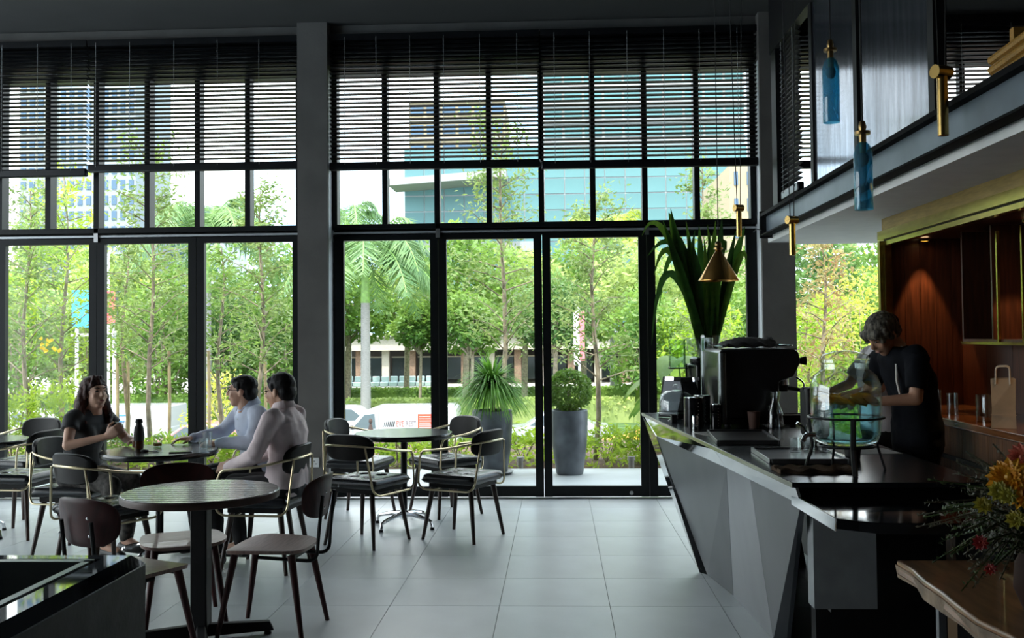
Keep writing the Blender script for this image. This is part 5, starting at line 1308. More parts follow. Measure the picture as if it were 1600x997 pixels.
def bush(label, px, Y, w, d, h, n, key, seed, name='low_shrub', leaf=(.085, .03), z0=-.03, cat='shrub', grp='low shrubs along the terrace'):
    rs = np.random.RandomState(seed); X = at(px, 524, Y).x
    t = thing(name, label, cat, (X, Y, z0), 0, grp)
    u = rs.normal(size=(n, 3)); u /= np.linalg.norm(u, axis=1, keepdims=True); u[:, 2] = np.abs(u[:, 2])
    rr = rs.uniform(.55, 1.0, (n, 1)) ** .5 * (1 + .22 * np.sin(u[:, :1] * 7 + seed) * np.cos(u[:, 1:2] * 6))
    foliage('foliage', u * rr * np.array([[w / 2, d / 2, h]]), leaf[0], leaf[1], rs, LG[key], t, droop=-.1, normal=u)
    st = MB()
    for k in range(7): a = k * .9 + seed; st.tube([(0, 0, 0), (math.cos(a) * w * .2, math.sin(a) * d * .2, h * .7)], .006, 5)
    obj('stems', st, BARKM, t)['kind'] = 'stuff'
    return t
k = 0
for px, Y, w, h, key, pos in ((20, 12.3, 1.1, .95, 'fresh', 'tall light green shrub at the lower left corner of the first pane'), (95, 12.9, 1.3, 1.05, 'fresh', 'tall light green shrub behind the person in black'), (175, 12.5, .9, .42, 'mid', 'small shrub under the bamboo stakes'),
        (255, 12.2, .95, .40, 'fresh', 'bright low shrub between the black top and the shirts'), (330, 12.4, .9, .42, 'fresh', 'bright low shrub under the stile beside the two people in shirts'), (400, 12.4, .9, .5, 'fresh', 'bright low shrub hidden behind the two people in shirts'),
        (470, 12.3, 1.0, .42, 'fresh', 'bright low shrub behind the pillar'), (565, 12.15, .9, .34, 'fresh', 'bright low shrub under the left end of the delivery van'), (640, 12.2, .95, .36, 'fresh', 'bright low shrub under the delivery van lettering'),
        (715, 12.15, .9, .42, 'fresh', 'bright low shrub left of the spiky potted plant'), (815, 12.25, .9, .42, 'fresh', 'bright low shrub between the two floor pots'), (945, 12.2, .85, .46, 'fresh', 'bright low shrub right of the round potted bush'),
        (1000, 12.4, .8, .46, 'fresh', 'bright low shrub by the stile near the bar'), (1070, 12.3, 1.0, .6, 'fresh', 'bright shrub behind the end of the bar'), (1165, 12.5, 1.0, .7, 'mid', 'shrub behind the coffee machine'), (1265, 12.6, .9, 1.1, 'fresh', 'leafy shrub behind the right pillar'), (1350, 12.7, 1.0, 1.2, 'fresh', 'leafy shrub beside the brass frame')):
    bush(pos, px, Y, w, .9, h, int(800 * w * (.6 + h)), key, 30 + k); k += 1
bush('yellow flowering bush tree in the window by the brass frame', 1345, 16.0, 2.0, 1.6, 2.75, 2600, 'yell', 61, name='yellow_bush', leaf=(.09, .04), grp='taller bushes')
bush('tall bush with yellow tips behind the two people in shirts', 345, 17.5, 1.3, 1.2, .95, 900, 'yell', 62, name='yellow_bush', leaf=(.1, .04), grp='taller bushes')

# ---- big leaf plant behind the end of the bar
bl = thing('broad_leaf_plant', 'plant with broad drooping leaves outside behind the bar', 'plant', tuple(at(1075, 524, 12.0).xy) + (-.03,))
for k in range(16):
    a = k * 2.4; el = R(40 + 25 * math.sin(k)); rs_ = random.Random(k)
    base = Vector((rs_.uniform(-.1, .1), rs_.uniform(-.1, .1), 0)); hgt = .7 + .08 * (k % 8)
    top = base + Vector((math.cos(a) * .25, math.sin(a) * .2, hgt))
    out = Vector((math.cos(a), math.sin(a) * .8, 0)); sd = Vector((-math.sin(a), math.cos(a), 0)); vs = []; n = 8
    for i in range(n + 1):
        t = i / n; p = top + out * (.5 * t) + Vector((0, 0, .14 * t - .40 * t * t)); w_ = .16 * math.sin(PI * (t * .9 + .08)) ** .8
        vs += [p - sd * w_ + Vector((0, 0, .04)), p, p + sd * w_ + Vector((0, 0, .04))]
    lf = obj('leaf', MB().add(vs, [(3 * i + q, 3 * i + q + 1, 3 * i + q + 4, 3 * i + q + 3) for i in range(n) for q in (0, 1)]).mesh('leaf', smooth=True, fix=False), LG['mid'], bl)
    obj('stalk', MB().tube([base, base.lerp(top, .6) - out * .03, top], .010, 6), LG['mid'], lf)

# ---- floor pots on the terrace
POT = mat('grey_zinc_pot', (.115, .125, .14), .45, .3, var=.35, vscale=5, bump=.1)
def floor_pot(label, px, Y, r_, h, grp='grey floor pots'):
    X = at(px, 524, Y).x; t = thing('floor_pot', label, 'pot', (X, Y, -.008), 0, grp)
    obj('body', MB().lathe([(.0005, 0), (r_ * .70, 0), (r_ * .74, .02), (r_ * .93, h * .45), (r_, h * .8), (r_, h), (r_ - .025, h), (r_ - .03, h * .9), (.0005, h * .9)], n=40), POT, t, smooth=True)
    obj('soil', MB().lathe([(.0005, h * .9), (r_ - .035, h * .9), (r_ - .035, h * .92), (.0005, h * .93)], n=30), SOIL, t)
    obj('rim', MB().tube([((r_ - .01) * math.cos(2 * PI * k / 40), (r_ - .01) * math.sin(2 * PI * k / 40), h) for k in range(40)], .012, 6, True), POT, t, smooth=True)
    return t
p1_ = floor_pot('grey floor pot holding the spiky plant', 768, 11.15, .225, .70)
obj('saucer', MB().lathe([(.0005, .0), (.21, .0), (.235, .03), (.225, .035), (.0005, .012)], n=36), POT, p1_, smooth=True)
p2_ = floor_pot('grey floor pot holding the round bush', 888, 11.12, .205, .70)
sp = thing('spiky_plant', 'spiky plant with a fountain of thin green leaves', 'plant', (p1_.location.x, 11.15, .63))
obj('trunk', MB().tube([(0, 0, 0), (.01, 0, .15), (0, 0, .36)], [.035, .028, .03], 8), BARKM, sp, smooth=True)
BLADE = leaf_mat('blade_leaf', (.06, .20, .02), (.20, .44, .06), 3, .35)
rs = random.Random(2); me = MB()
for k in range(760):
    a = rs.uniform(0, 2 * PI); el = math.asin(rs.uniform(-.25, 1)); ln = rs.uniform(.38, .56); d = Vector((math.cos(a) * math.cos(el), math.sin(a) * math.cos(el), math.sin(el)))
    p0 = Vector((0, 0, .36)) + d * .02; p1 = p0 + d * ln * .55; p2 = p0 + d * ln * .95 + Vector((0, 0, -.26 * math.cos(el) - .03)); sd = d.cross(Vector((0, 0, 1)) if abs(d.z) < .95 else Vector((1, 0, 0))).normalized() * .013; vs = []
    for i in range(6):
        t = i / 5; p = p0 * (1 - t) ** 2 + p1 * 2 * t * (1 - t) + p2 * t * t; q = sd * (1 - t * .85); vs += [p - q, p + q]
    me.add(vs, [(2 * i, 2 * i + 1, 2 * i + 3, 2 * i + 2) for i in range(5)])
obj('blades', me.mesh('blades', fix=False), BLADE, sp)['kind'] = 'stuff'
rb = thing('round_bush', 'round clipped bush growing in the right floor pot', 'plant', (p2_.location.x, 11.12, .635))
rs_ = np.random.RandomState(77); u = rs_.normal(size=(3000, 3)); u /= np.linalg.norm(u, axis=1, keepdims=True)
foliage('foliage', u * (rs_.uniform(.5, 1, (3000, 1)) ** .5) * np.array([[.27, .25, .24]]) + np.array([[0, 0, .28]]), .045, .022, rs_, LG['mid'], rb, normal=u)
obj('stem', MB().tube([(0, 0, 0), (0, 0, .28)], .02, 8), BARKM, rb)
for px, lb in ((811, 'small concrete bollard light between the two floor pots'), (984, 'small concrete bollard light right of the round bush pot')):
    X = at(px, 524, 11.75).x; t = thing('bollard_light', lb, 'bollard', (X, 11.75, -.03), 0, 'bollard lights')
    obj('post', MB().cone((0, 0, 0), .035, (0, 0, .09), .035, 16), mat('concrete', (.30, .29, .27), .85, var=.2), t, smooth=True)
    obj('cap', MB().cone((0, 0, .09), .048, (0, 0, .135), .045, 16), mat('concrete', (.30, .29, .27), .85, var=.2), t, smooth=True)

# ---- palms
TRK = mat('palm_trunk', (.27, .265, .25), .85, var=.2, vscale=10, stretch=(1, 1, 8), bump=.3)
SHAFT = mat('palm_crownshaft', (.20, .36, .08), .4, var=.2)
def palm(label, px, Y, ztrunk, zshaft, nf, fl_, seed, key='palm', z0=-2.75, r0=.17, lift=.9):
    rs = random.Random(seed); X = at(px, 524, Y).x
    t = thing('palm_tree', label, 'palm', (X, Y, z0), 0, 'royal palms across the street')
    H = ztrunk - z0; prof = []
    for i in range(60): f_ = i / 59; prof.append((r0 * (1.1 - .22 * f_) + (.010 if i % 2 else 0), H * f_))
    obj('trunk', MB().lathe(prof, n=14), TRK, t, smooth=True)
    obj('crownshaft', MB().lathe([(r0 * .88, H), (r0 * .95, H + .1), (r0 * .72, H + (zshaft - ztrunk) * .6), (r0 * .35, zshaft - z0)], n=14), SHAFT, t, smooth=True)
    top = Vector((0, 0, zshaft - z0 - .1))
    for k in range(nf):
        a = 2 * PI * k / nf * 2.4 + rs.uniform(-.3, .3); el = lift * (1 - 1.5 * (k / nf)) + rs.uniform(-.1, .1); ln = fl_ * rs.uniform(.85, 1.1)
        d = Vector((math.cos(a) * math.cos(el), math.sin(a) * math.cos(el), math.sin(el)))
        p1 = top + d * ln * .6 + Vector((0, 0, .25 * ln)); p2 = top + Vector((math.cos(a), math.sin(a), 0)) * ln * .85 * math.cos(el) + Vector((0, 0, math.sin(el) * ln * .5 - .38 * ln)); me = MB(); rach = []
        n = 62; V = []
        for i in range(n + 1):
            s_ = i / n; p = top * (1 - s_) ** 2 + p1 * 2 * s_ * (1 - s_) + p2 * s_ * s_; dd = ((p1 - top) * (1 - s_) + (p2 - p1) * s_).normalized(); rach.append(p)
            if i < 5: continue
            sd = dd.cross(Vector((0, 0, 1))).normalized(); L_ = .70 * fl_ / 2.6 * math.sin(PI * min(1, s_ * .86 + .14)) ** .6
            for sg in (-1, 1):
                q = (sd * sg * .75 + dd * .45 + Vector((0, 0, rs.uniform(-.75, .15)))).normalized(); e = p + q * L_ + Vector((0, 0, -.12 * L_)); wv = dd * .035
                me.add([p - wv, p + wv, p.lerp(e, .6) + wv * .8, e, p.lerp(e, .6) - wv * .8], [(0, 1, 2, 3, 4)])
        o = obj('frond', me.mesh('frond', fix=False), LG[key], t)
        obj('rachis', MB().tube(rach[::3], .018, 5), SHAFT, o)
    return t
palm('royal palm with a pale trunk behind the delivery van', 571, 42.5, 3.0, 5.1, 22, 4.6, 1, r0=.21, lift=.75)
palm('royal palm behind the door stile left of the two people in shirts', 324, 42, 3.5, 6.2, 20, 4.4, 2)
palm('golden fronded palm behind the round potted bush', 957, 61, 5.5, 7.6, 13, 4.8, 3, key='palmy')
palm('taller royal palm further off, right of the grey pillar', 545, 63, 7.0, 9.0, 15, 4.0, 4)

# ---- broadleaf trees across the street
def big_tree(label, px, Y, ztop, rad, key, seed, n=4200, z0=-2.4, leaf=(.36, .17), zlow=None):
    rs = np.random.RandomState(seed); X = at(px, 524, Y).x
    t = thing('street_tree', label, 'tree', (X, Y, z0), 0, 'trees across the street')
    H = ztop - z0; zl = (H * .35 if zlow is None else zlow - z0); C = []; Nn = []
    nb = 13; ctr = Vector((0, 0, (H + zl) / 2)); br = MB()
    br.tube([(0, 0, 0), (.1, 0, zl), (0, 0, H * .75)], [.055 * rad, .045 * rad, .02 * rad], 8)
    for k in range(nb):
        a = k * 2.4; f_ = (k + .5) / nb; c = np.array([math.cos(a) * rad * .62 * math.sin(PI * (f_ * .8 + .15)), math.sin(a) * rad * .55, zl + (H - zl) * (.12 + .76 * f_)]); r_ = rad * rs.uniform(.36, .55)
        m = n // nb; u = rs.normal(size=(m, 3)); u /= np.linalg.norm(u, axis=1, keepdims=True)
        C.append(c + u * r_ * rs.uniform(.55, 1.0, (m, 1)) * np.array([[1, 1, .8]])); Nn.append(u)
        br.tube([(0, 0, zl * .9), tuple(c)], [.06, .02], 5)
    obj('trunk', br, BARKM, t)
    foliage('foliage', np.concatenate(C), leaf[0], leaf[1], rs, LG[key], t, normal=np.concatenate(Nn))
places = ['behind the first pane of the left bay', 'behind the person in black', 'right of the person in black', 'behind the second door of the left bay', 'behind the two people in shirts', 'behind the grey pillar', 'left of the pale palm trunk', 'above the arcade, right of the palm', 'above the spiky potted plant',
          'behind the third door stile', 'above the round potted bush', 'above the golden palm', 'left of the strap leaves', 'behind the strap leaves', 'behind the right pillar', 'in the window right of the pillar', 'beside the brass frame']
keys = ['pale', 'mid', 'pale', 'mid', 'dark', 'mid', 'mid', 'pale', 'mid', 'pale', 'mid', 'pale', 'mid', 'mid', 'dark', 'mid', 'mid']
tops = [7.6, 9.6, 6.6, 6.0, 5.6, 6.5, 5.6, 6.4, 7.2, 6.2, 6.6, 5.8, 6.0, 6.2, 7, 7.5, 7.5]
for k, (pl, ky, zt) in enumerate(zip(places, keys, tops)):
    px = -10 + 92 * k; Y = 54 + 4 * math.sin(k * 2.1)
    big_tree('%s broadleaf tree in the far row, %s' % ('pale green' if ky == 'pale' else 'deep green' if ky == 'dark' else 'green', pl), px, Y, zt, 3.3, ky, 100 + k, zlow=1.4 if 480 < px < 1060 else -.5)
for k, (px, Y, zt, rad, ky, pl, zl) in enumerate(((30, 43, 4.6, 2.6, 'mid', 'in the first pane of the left bay', -1.5), (140, 45, 3.6, 2.4, 'pale', 'beside the billboard', -1.5), (255, 44, 4.0, 2.5, 'mid', 'at the middle of the left bay', -1.6), (360, 45, 3.8, 2.4, 'dark', 'just left of the two people in shirts', -1.6), (445, 44, 3.6, 2.3, 'mid', 'against the grey pillar', -1.6),
        (655, 50, 3.2, 1.5, 'mid', 'small, in front of the arcade', 1.0), (735, 45, 3.4, 1.8, 'mid', 'above the spiky plant', .9), (865, 46, 4.2, 2.3, 'dark', 'left of the round bush', 1.0), (1010, 44, 3.6, 2.3, 'mid', 'by the stile next to the bar', -1.4), (1095, 43, 3.3, 2.3, 'fresh', 'behind the bar leaves', -1.6), (1180, 44, 3.6, 2.3, 'mid', 'behind the right pillar', -1.4), (1300, 43, 3.4, 2.2, 'fresh', 'in the window right of the pillar', -1.5), (1390, 43, 4.4, 2.3, 'mid', 'behind the brass frame', -1.5))):
    big_tree('lower broadleaf tree in the near row, ' + pl, px, Y, zt, rad, ky, 200 + k, n=4200, leaf=(.27, .12), zlow=zl)

# ---- hedges across the street
def hedge(label, px0, px1, Y, z0, z1, key, seed):
    a = at(px0, 524, Y).x; b = at(px1, 524, Y).x; rs = np.random.RandomState(seed); n = int((b - a) * 500)
    t = thing('hedge', label, 'hedge', ((a + b) / 2, Y, z0), 0, 'clipped hedges across the street')
    obj('core', MB().b2((-(b - a) / 2 + .1, -.45, 0), ((b - a) / 2 - .1, .45, z1 - z0 - .1)), LG[key], t)
    C = np.stack([rs.uniform(-(b - a) / 2, (b - a) / 2, n), rs.uniform(-.55, .55, n), (z1 - z0) * rs.uniform(0, 1, n) ** .4], 1)
    foliage('foliage', C, .2, .1, rs, LG[key], t, droop=-.2)
hedge('pale green clipped hedge behind the delivery van', 440, 1180, 44, -2.3, -1.2, 'pale', 1)
hedge('darker green hedge in front of the arcade seats', 440, 1180, 55, -2.3, -1.3, 'mid', 2)
hedge('green hedge behind the three seated people', -120, 470, 43, -2.3, -.9, 'mid', 3)
hedge('green hedge in the window right of the pillar', 1190, 1480, 43, -2.3, -.6, 'mid', 4)

# ---- cars
GLASSD = mat('car_glass', (.09, .12, .13), .06, spec=.6); TYRE = mat('tyre', (.012, .012, .012), .8); CARW = mat('car_white', (.44, .45, .46), .25, coat=.5)
def extr(poly, ya, yb, fx=lambda x: x):
    n = len(poly); V = [(fx(x), ya, z) for x, z in poly] + [(fx(x), yb, z) for x, z in poly]
    return MB().add(V, [tuple(range(n)), tuple(range(2 * n - 1, n - 1, -1))] + [(i, (i + 1) % n, n + (i + 1) % n, n + i) for i in range(n)])
def car(name, label, cat, x0, Y, low, cab, win, paint, w=1.75, z=-2.75, wheels=(.85, 3.4), inset=.11):
    t = thing(name, label, cat, (x0, Y, z), 0)
    obj('body', extr(low, -w / 2, w / 2), paint, t, bevel=.05, segs=3)
    c = obj('cabin', extr(cab, -w / 2 + inset, w / 2 - inset), paint, t, bevel=.05, segs=3)
    for wd in win: obj('side_window', extr(wd, -w / 2 + inset - .012, -w / 2 + inset + .05), GLASSD, c)
    for x in wheels:
        for sy in (-1, 1):
            wh = obj('wheel', MB().cone((x, sy * (w / 2 - .18), .31), .31, (x, sy * (w / 2 + .01), .31), .31, 24), TYRE, t, smooth=True)
            obj('hub', MB().cone((x, sy * (w / 2 + .005), .31), .19, (x, sy * (w / 2 + .02), .31), .17, 16), CHROME, wh, smooth=True)
    return t
VANL = [(0, .25), (0, .62), (.06, .85), (.45, 1.0), (4.4, 1.0), (4.4, .25)]
VANC = [(.42, .98), (1.05, 1.64), (1.45, 1.80), (4.2, 1.82), (4.35, 1.70), (4.38, .98)]
vx = at(530, 524, 36).x
van = car('delivery_van', 'white delivery van with red lettering parked across from the pillar table', 'van', vx, 36, VANL, VANC, [[(.64, 1.04), (1.08, 1.52), (1.44, 1.56), (1.48, 1.04)]], CARW, w=1.8, wheels=(.85, 3.5), inset=.04)
obj('windscreen', MB().add([(.46, -.7, 1.05), (1.0, -.62, 1.62), (1.0, .62, 1.62), (.46, .7, 1.05), (.49, -.7, 1.02), (1.03, -.62, 1.59), (1.03, .62, 1.59), (.49, .7, 1.02)], [(0, 1, 2, 3), (7, 6, 5, 4), (0, 4, 5, 1), (1, 5, 6, 2), (2, 6, 7, 3), (3, 7, 4, 0)]), GLASSD, van)
obj('door_seam', MB().b2((1.58, -.866, 1.0), (1.595, -.80, 1.6)), mat('seam_grey', (.2, .2, .2), .6), van)
RED = mat('print_red', (.75, .07, .03), .5); BLK = mat('print_black', (.03, .03, .03), .5); GRYP = mat('print_grey', (.16, .11, .11), .5)
def put_text(s, size, loc, m_, parent):
    o = obj('lettering', text_mesh(s, size, .004), m_, parent); o.location = loc; o.rotation_euler = (PI / 2, 0, 0); return o
YS = -.862
for k in range(6): obj('logo_bar', extr([(1.76 + .065 * k, 1.10), (1.78 + .071 * k, 1.10), (1.82 + .071 * k, 1.29), (1.80 + .065 * k, 1.29)], YS - .006, YS + .02), BLK, van)
put_text('EVE', .28, (2.35, YS - .004, 1.19), RED, van).scale = (.64, 1, 1); put_text('REST', .27, (2.74, YS - .004, 1.19), GRYP, van).scale = (.66, 1, 1)
obj('red_panel', MB().b2((2.98, YS - .006, 1.0), (3.60, YS + .02, 1.54)), RED, van)
for k in range(6): obj('print_line', MB().b2((3.04, YS - .012, 1.06 + .075 * k), (3.54 - .05 * (k % 3), YS - .004, 1.085 + .075 * k)), CARW, van)
obj('red_swoosh', MB().add([(2.2, -.905, .42), (2.5, -.905, .42), (3.6, -.905, .78), (4.25, -.905, .80), (4.25, -.905, .88), (3.4, -.905, .86), (2.2, -.89, .42), (2.5, -.89, .42), (3.6, -.89, .78), (4.25, -.89, .80), (4.25, -.89, .88), (3.4, -.89, .86)], [(0, 1, 2, 3, 4, 5), (11, 10, 9, 8, 7, 6)] + [(i, (i + 1) % 6, 6 + (i + 1) % 6, 6 + i) for i in range(6)]), RED, van)
obj('driver', MB().ell((1.30, -.82, 1.30), (.08, .09, .12)).cone((1.30, -.80, .95), .12, (1.30, -.82, 1.2), .07, 10), mat('driver_dark', (.05, .03, .025), .8), van, smooth=True)
obj('wing_mirror', MB().b2((.60, -1.02, 1.02), (.70, -.90, 1.16)), BLK, van, bevel=.02)
SEDL = [(0, .3), (.02, .62), (.25, .80), (1.15, .92), (3.75, .98), (4.3, .92), (4.4, .6), (4.35, .3)]
SEDC = [(1.12, .90), (1.85, 1.38), (2.3, 1.44), (3.0, 1.42), (3.78, .96)]
SW = [[(1.38, .96), (1.93, 1.34), (2.35, 1.37), (2.40, .96)], [(2.48, .96), (2.44, 1.37), (2.95, 1.35), (3.48, .98)]]
def tall(P, f_=1.1): return [(x, z * f_) for x, z in P]
car('taxi', 'orange taxi in the street behind the round potted bush', 'car', at(925, 524, 33).x, 33, SEDL, SEDC, SW, mat('taxi_orange', (.75, .33, .06), .3, coat=.4))
car('parked_car', 'silver car in the street between the two floor pots', 'car', at(770, 524, 37.5).x, 37.5, SEDL, SEDC, SW, mat('car_silver', (.45, .48, .50), .25, .5, coat=.4))
car('parked_car', 'white car beyond the delivery van, its roof showing left of the van', 'car', at(440, 524, 39).x, 39, tall(SEDL), tall(SEDC), [tall(q) for q in SW], CARW)
car('parked_car', 'pink red car in the street between the three seated people', 'car', at(215, 524, 33.5).x, 33.5, SEDL, SEDC, SW, mat('car_pink', (.55, .18, .17), .3, coat=.4))
car('parked_car', 'white car in the street at the far left behind the shrubs', 'car', at(-60, 524, 38).x, 38, tall(SEDL), tall(SEDC), [tall(q) for q in SW], CARW)
tk = car('box_truck', 'white truck with blue characters behind the person in black', 'truck', at(118, 524, 37).x, 37, [(0, .3), (0, 1.0), (.1, 1.05), (4.0, 1.05), (4.0, .3)], [(.2, 1.0), (.7, 1.75), (1.1, 1.82), (3.98, 1.82), (3.98, 1.0)], [[(.45, 1.12), (.75, 1.62), (1.1, 1.64), (1.1, 1.12)]], CARW, w=1.8, wheels=(.8, 3.2), inset=.03)
BLU = mat('print_blue', (.05, .22, .55), .5)
def stroke(parent, pts, y=-.875, w=.045):
    for (xa, za), (xb, zb) in zip(pts[:-1], pts[1:]):
        L_ = math.hypot(xb - xa, zb - za); obj('character_stroke', MB().box(((xa + xb) / 2, y, (za + zb) / 2 - .22), (L_ + w, .03, w), ry=-math.atan2(zb - za, xb - xa)), BLU, parent)
cx_ = 1.35
stroke(tk, [(cx_ + .02, 1.72), (cx_ - .16, 1.48)]); stroke(tk, [(cx_ + .12, 1.74), (cx_ + .34, 1.50)]); stroke(tk, [(cx_ + .10, 1.55), (cx_ - .02, 1.26), (cx_ + .24, 1.30)]); stroke(tk, [(cx_ + .18, 1.42), (cx_ + .28, 1.22)])
stroke(tk, [(cx_ + .5, 1.70), (cx_ + .95, 1.70)]); stroke(tk, [(cx_ + .72, 1.74), (cx_ + .72, 1.25)]); stroke(tk, [(cx_ + .52, 1.48), (cx_ + .92, 1.48)]); stroke(tk, [(cx_ + .55, 1.26), (cx_ + .9, 1.26)])
tk2 = [(cx_ - .1, 1.12), (cx_ + .9, 1.12)]
stroke(tk, tk2, w=.03)

# ---- billboard, banner and lamp post
bb = thing('billboard', 'small blue and red billboard on posts behind the person in black', 'billboard', tuple(at(148, 524, 27).xy) + (-2.75,))
def rel(px, py, Y, o): return at(px, py, Y) - Vector(o.location)
a = rel(113, 512, 27, bb); b = rel(164, 453, 27, bb); c = rel(181, 455, 27, bb)
obj('blue_face', MB().b2((a.x, -.04, a.z), (b.x, .04, b.z)), mat('board_blue', (.04, .42, .80), .5), bb)
obj('red_face', MB().b2((b.x + .01, -.04, a.z + .1), (c.x, .04, c.z)), mat('board_red', (.75, .10, .10), .5), bb)
obj('dark_edge', MB().b2((c.x + .01, -.04, a.z + .1), (c.x + .07, .04, c.z)), BLK, bb)
obj('ledge', MB().b2((a.x, -.1, a.z - .25), (c.x, .1, a.z - .16)), mat('concrete', (.30, .29, .27), .85, var=.2), bb)
for x in (a.x + .12, c.x - .05): obj('post', MB().cone((x, .02, 0), .05, (x, .02, a.z + .1), .05, 10), mat('post_grey', (.5, .52, .54), .5), bb)
bn = thing('banner', 'white and red upright street banner behind the young tree', 'banner', tuple(at(908, 524, 24).xy) + (-2.75,))
a = rel(897, 570, 24, bn); b = rel(913, 486, 24, bn); mid = (a.x + b.x) / 2
obj('white_half', MB().b2((a.x, -.01, a.z), (mid, .01, b.z)), mat('banner_white', (.7, .68, .68), .7), bn); obj('red_half', MB().b2((mid, -.01, a.z + .1), (b.x, .01, b.z)), mat('banner_red', (.62, .16, .18), .7), bn)
obj('pole', MB().cone((mid, .03, 0), .03, (mid, .03, b.z + .1), .03, 8), mat('post_grey', (.5, .52, .54), .5), bn)
lp = thing('lamp_post', 'thin white lamp post behind the door stile by the person in black', 'lamp post', tuple(at(169, 524, 31).xy) + (-2.75,))
obj('pole', MB().cone((0, 0, 0), .07, (0, 0, 7.0), .045, 10), mat('post_white', (.68, .70, .70), .5), lp); obj('arm', MB().tube([(0, 0, 7.0), (.4, 0, 7.3), (1.0, 0, 7.35)], .04, 6), mat('post_white', (.68, .70, .70), .5), lp)

# ---- arcade across the street
YA = 72.0
ar = thing('arcade', 'cream arcade of shops across the street, left of the spiky plant', 'building', tuple(at(650, 524, YA).xy) + (-1.9,))
CREAM = mat('cream_wall', (.42, .39, .33), .8, var=.06); SHOP = mat('shop_glass', (.035, .045, .05), .12); BRN = mat('brown_pillar', (.20, .13, .09), .8, var=.2)
x0 = rel(470, 540, YA, ar).x; x1 = rel(1130, 540, YA, ar).x; zf0 = rel(650, 547, YA, ar).z; zf1 = rel(650, 526, YA, ar).z
obj('fascia', MB().b2((x0, -1.2, zf0), (x1, 4, zf1)), CREAM, ar); obj('back_wall', MB().b2((x0, 3, 0), (x1, 3.3, zf0)), mat('arcade_dark_wall', (.16, .15, .14), .8), ar)
obj('roof', MB().b2((x0, -1.5, zf1), (x1, 4, zf1 + .25)), mat('roof_grey', (.45, .45, .44), .8), ar)
nP = 16
for k in range(nP):
    x = x0 + (x1 - x0) * (k + .3) / nP
    obj('column', MB().b2((x - .25, -.6, 0), (x + .25, -.1, zf0)), CREAM if k % 2 else BRN, ar)
    s_ = obj('shop_window', MB().b2((x + .35, .4, .3), (x + (x1 - x0) / nP - .35, .5, zf0 - .5)), SHOP, ar)
    obj('window_frame', MB().b2((x + .30, .36, zf0 - .55), (x + (x1 - x0) / nP - .30, .46, zf0 - .45)), CREAM, s_)
sg = thing('sign_pillar', 'cream sign block on the arcade roof, above the spiky plant', 'pillar', tuple(at(733, 524, 70).xy) + (0,))
a = rel(722, 545, 70, sg); b = rel(746, 490, 70, sg); obj('block', MB().b2((a.x, -.3, a.z), (b.x, .3, b.z)), CREAM, sg); obj('cap', MB().b2((a.x - .1, -.4, b.z), (b.x + .1, .4, b.z + .12)), CREAM, sg)
ST_ = mat('pale_seat', (.30, .38, .38), .6)
seat0 = None
for k in range(11):
    p = at(545 + 14 * k, 600, 66.5)
    lb = 'pale blue outdoor seat in front of the arcade, number %d from the left' % (k + 1)
    if seat0 is None:
        seat0 = thing('outdoor_seat', lb, 'seat', (p.x, 66.5, -1.9), 0, 'pale outdoor seats in front of the arcade')
        obj('seat_block', MB().b2((-.27, -.3, .12), (.27, .3, .42)), ST_, seat0, bevel=.04); obj('backrest', MB().b2((-.25, .18, .42), (.25, .32, .78)), ST_, seat0, bevel=.05)
    else: dup(seat0, (p.x, 66.5, -1.9), 0, lb)
for k, o in enumerate(sorted((o for o in COL.objects if o.name.startswith('outdoor_seat')), key=lambda o: o.location.x)):
    o['label'] = ('leftmost', 'second', 'third', 'fourth', 'fifth', 'middle', 'sixth from the end', 'fifth from the end', 'fourth from the end', 'last but one', 'rightmost')[k] + ' pale blue seat of the row at the arcade'

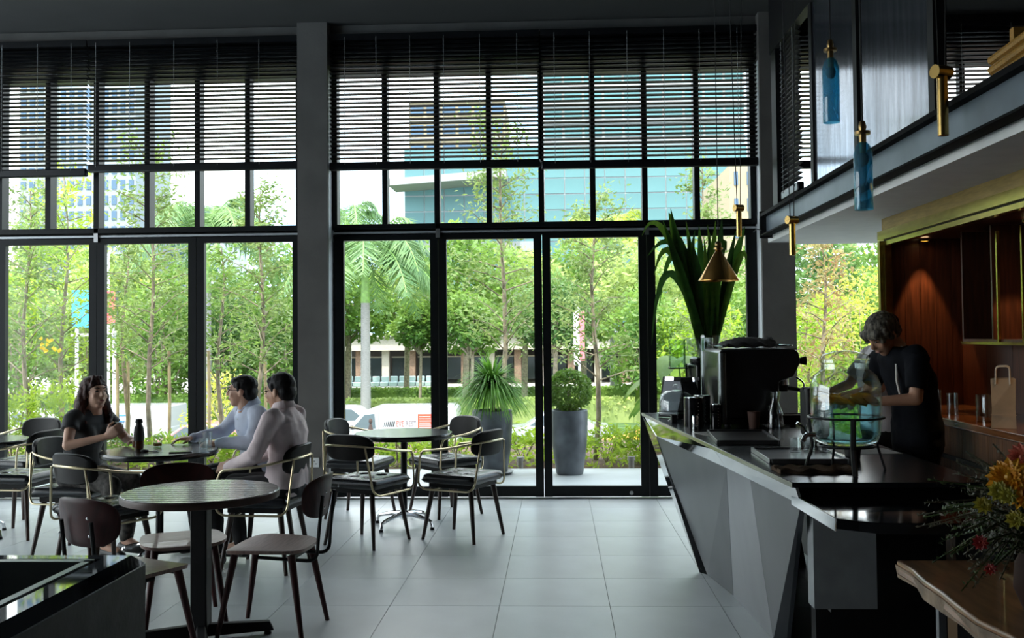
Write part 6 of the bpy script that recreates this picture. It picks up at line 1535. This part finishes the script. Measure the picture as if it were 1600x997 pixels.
# ---- far buildings
TEAL = mat('teal_glass', (.085, .18, .19), .35, var=.3, vscale=.05, spec=.25); MULL = mat('pale_mullion', (.28, .30, .31), .5); PALEC = mat('pale_concrete', (.24, .25, .25), .8, var=.05)
BLUEGL = mat('blue_window', (.06, .11, .18), .4); CRM2 = mat('warm_concrete', (.32, .26, .17), .8, var=.05); TW = mat('tower_white', (.24, .27, .31), .8, var=.04)
def tower(name, label, px0, px1, Y, z0, z1, nx, nz, wall, glass, fx=.72, fz=.6, depth=14, bands=False):
    a = at(px0, 300, Y).x; b = at(px1, 300, Y).x; w = b - a
    t = thing(name, label, 'building', ((a + b) / 2, Y, z0))
    H = z1 - z0
    obj('wall', MB().b2((-w / 2, 0, 0), (w / 2, depth, H)), wall, t)
    cw, ch = w / nx, H / nz
    p0 = obj('window', MB().b2((-cw * fx / 2, -.12, -ch * fz / 2), (cw * fx / 2, .05, ch * fz / 2)), glass, t, loc=(-w / 2 + cw / 2, 0, ch / 2))
    for i in range(nx):
        for j in range(nz):
            if i or j: share(p0, (-w / 2 + cw * (i + .5), 0, ch * (j + .5)))
    if bands:
        for j in range(nz + 1): obj('floor_band', MB().b2((-w / 2, -.3, ch * j - .12), (w / 2, 0, ch * j + .12)), MULL, t)
    return t
of = tower('office_building', 'teal glass office block behind the trees, right bay', 632, 1168, 105, -2, 21.5, 17, 14, MULL, TEAL, .95, .92)
obj('canopy', MB().hull8([(-19, -5, 18.9), (-7, -5, 19.6), (-7, 0, 19.6), (-19, 0, 18.9)], [(-19, -5, 19.6), (-7, -5, 20.4), (-7, 0, 20.4), (-19, 0, 19.6)]), PALEC, of)
obj('roof_ledge', MB().b2((-18, -1.2, 12.4), (-4, 0, 13.4)), PALEC, of)
tower('office_building', 'pale banded office tower above the teal block, seen through the right blind', 850, 1165, 128, -2, 36, 10, 16, PALEC, TEAL, .86, .5, bands=True)
tower('office_building', 'cream and blue office tower seen through the blind right of the pillar', 640, 790, 132, -2, 33, 6, 14, CRM2, BLUEGL, .8, .5, bands=True)
tower('apartment_tower', 'white apartment tower with small blue windows in the left bay', 92, 212, 150, -2, 60, 9, 26, TW, BLUEGL, .55, .6)
tower('apartment_tower', 'grey apartment tower behind the left blind, at the far left', 30, 84, 170, -2, 52, 4, 22, PALEC, BLUEGL, .6, .5)
tower('office_building', 'dim blue office tower behind the blind next to the grey pillar', 235, 345, 165, -2, 24, 8, 14, mat('blue_concrete', (.42, .47, .52), .8), BLUEGL, .7, .5)
tower('apartment_tower', 'cream building edge at the right end of the right bay', 1140, 1180, 80, -2, 15, 2, 8, CRM2, BLUEGL, .3, .5)
tower('house', 'pale house behind the rusty young tree', 1255, 1380, 60, -2, 1.6, 5, 2, CRM2, SHOP, .5, .5)
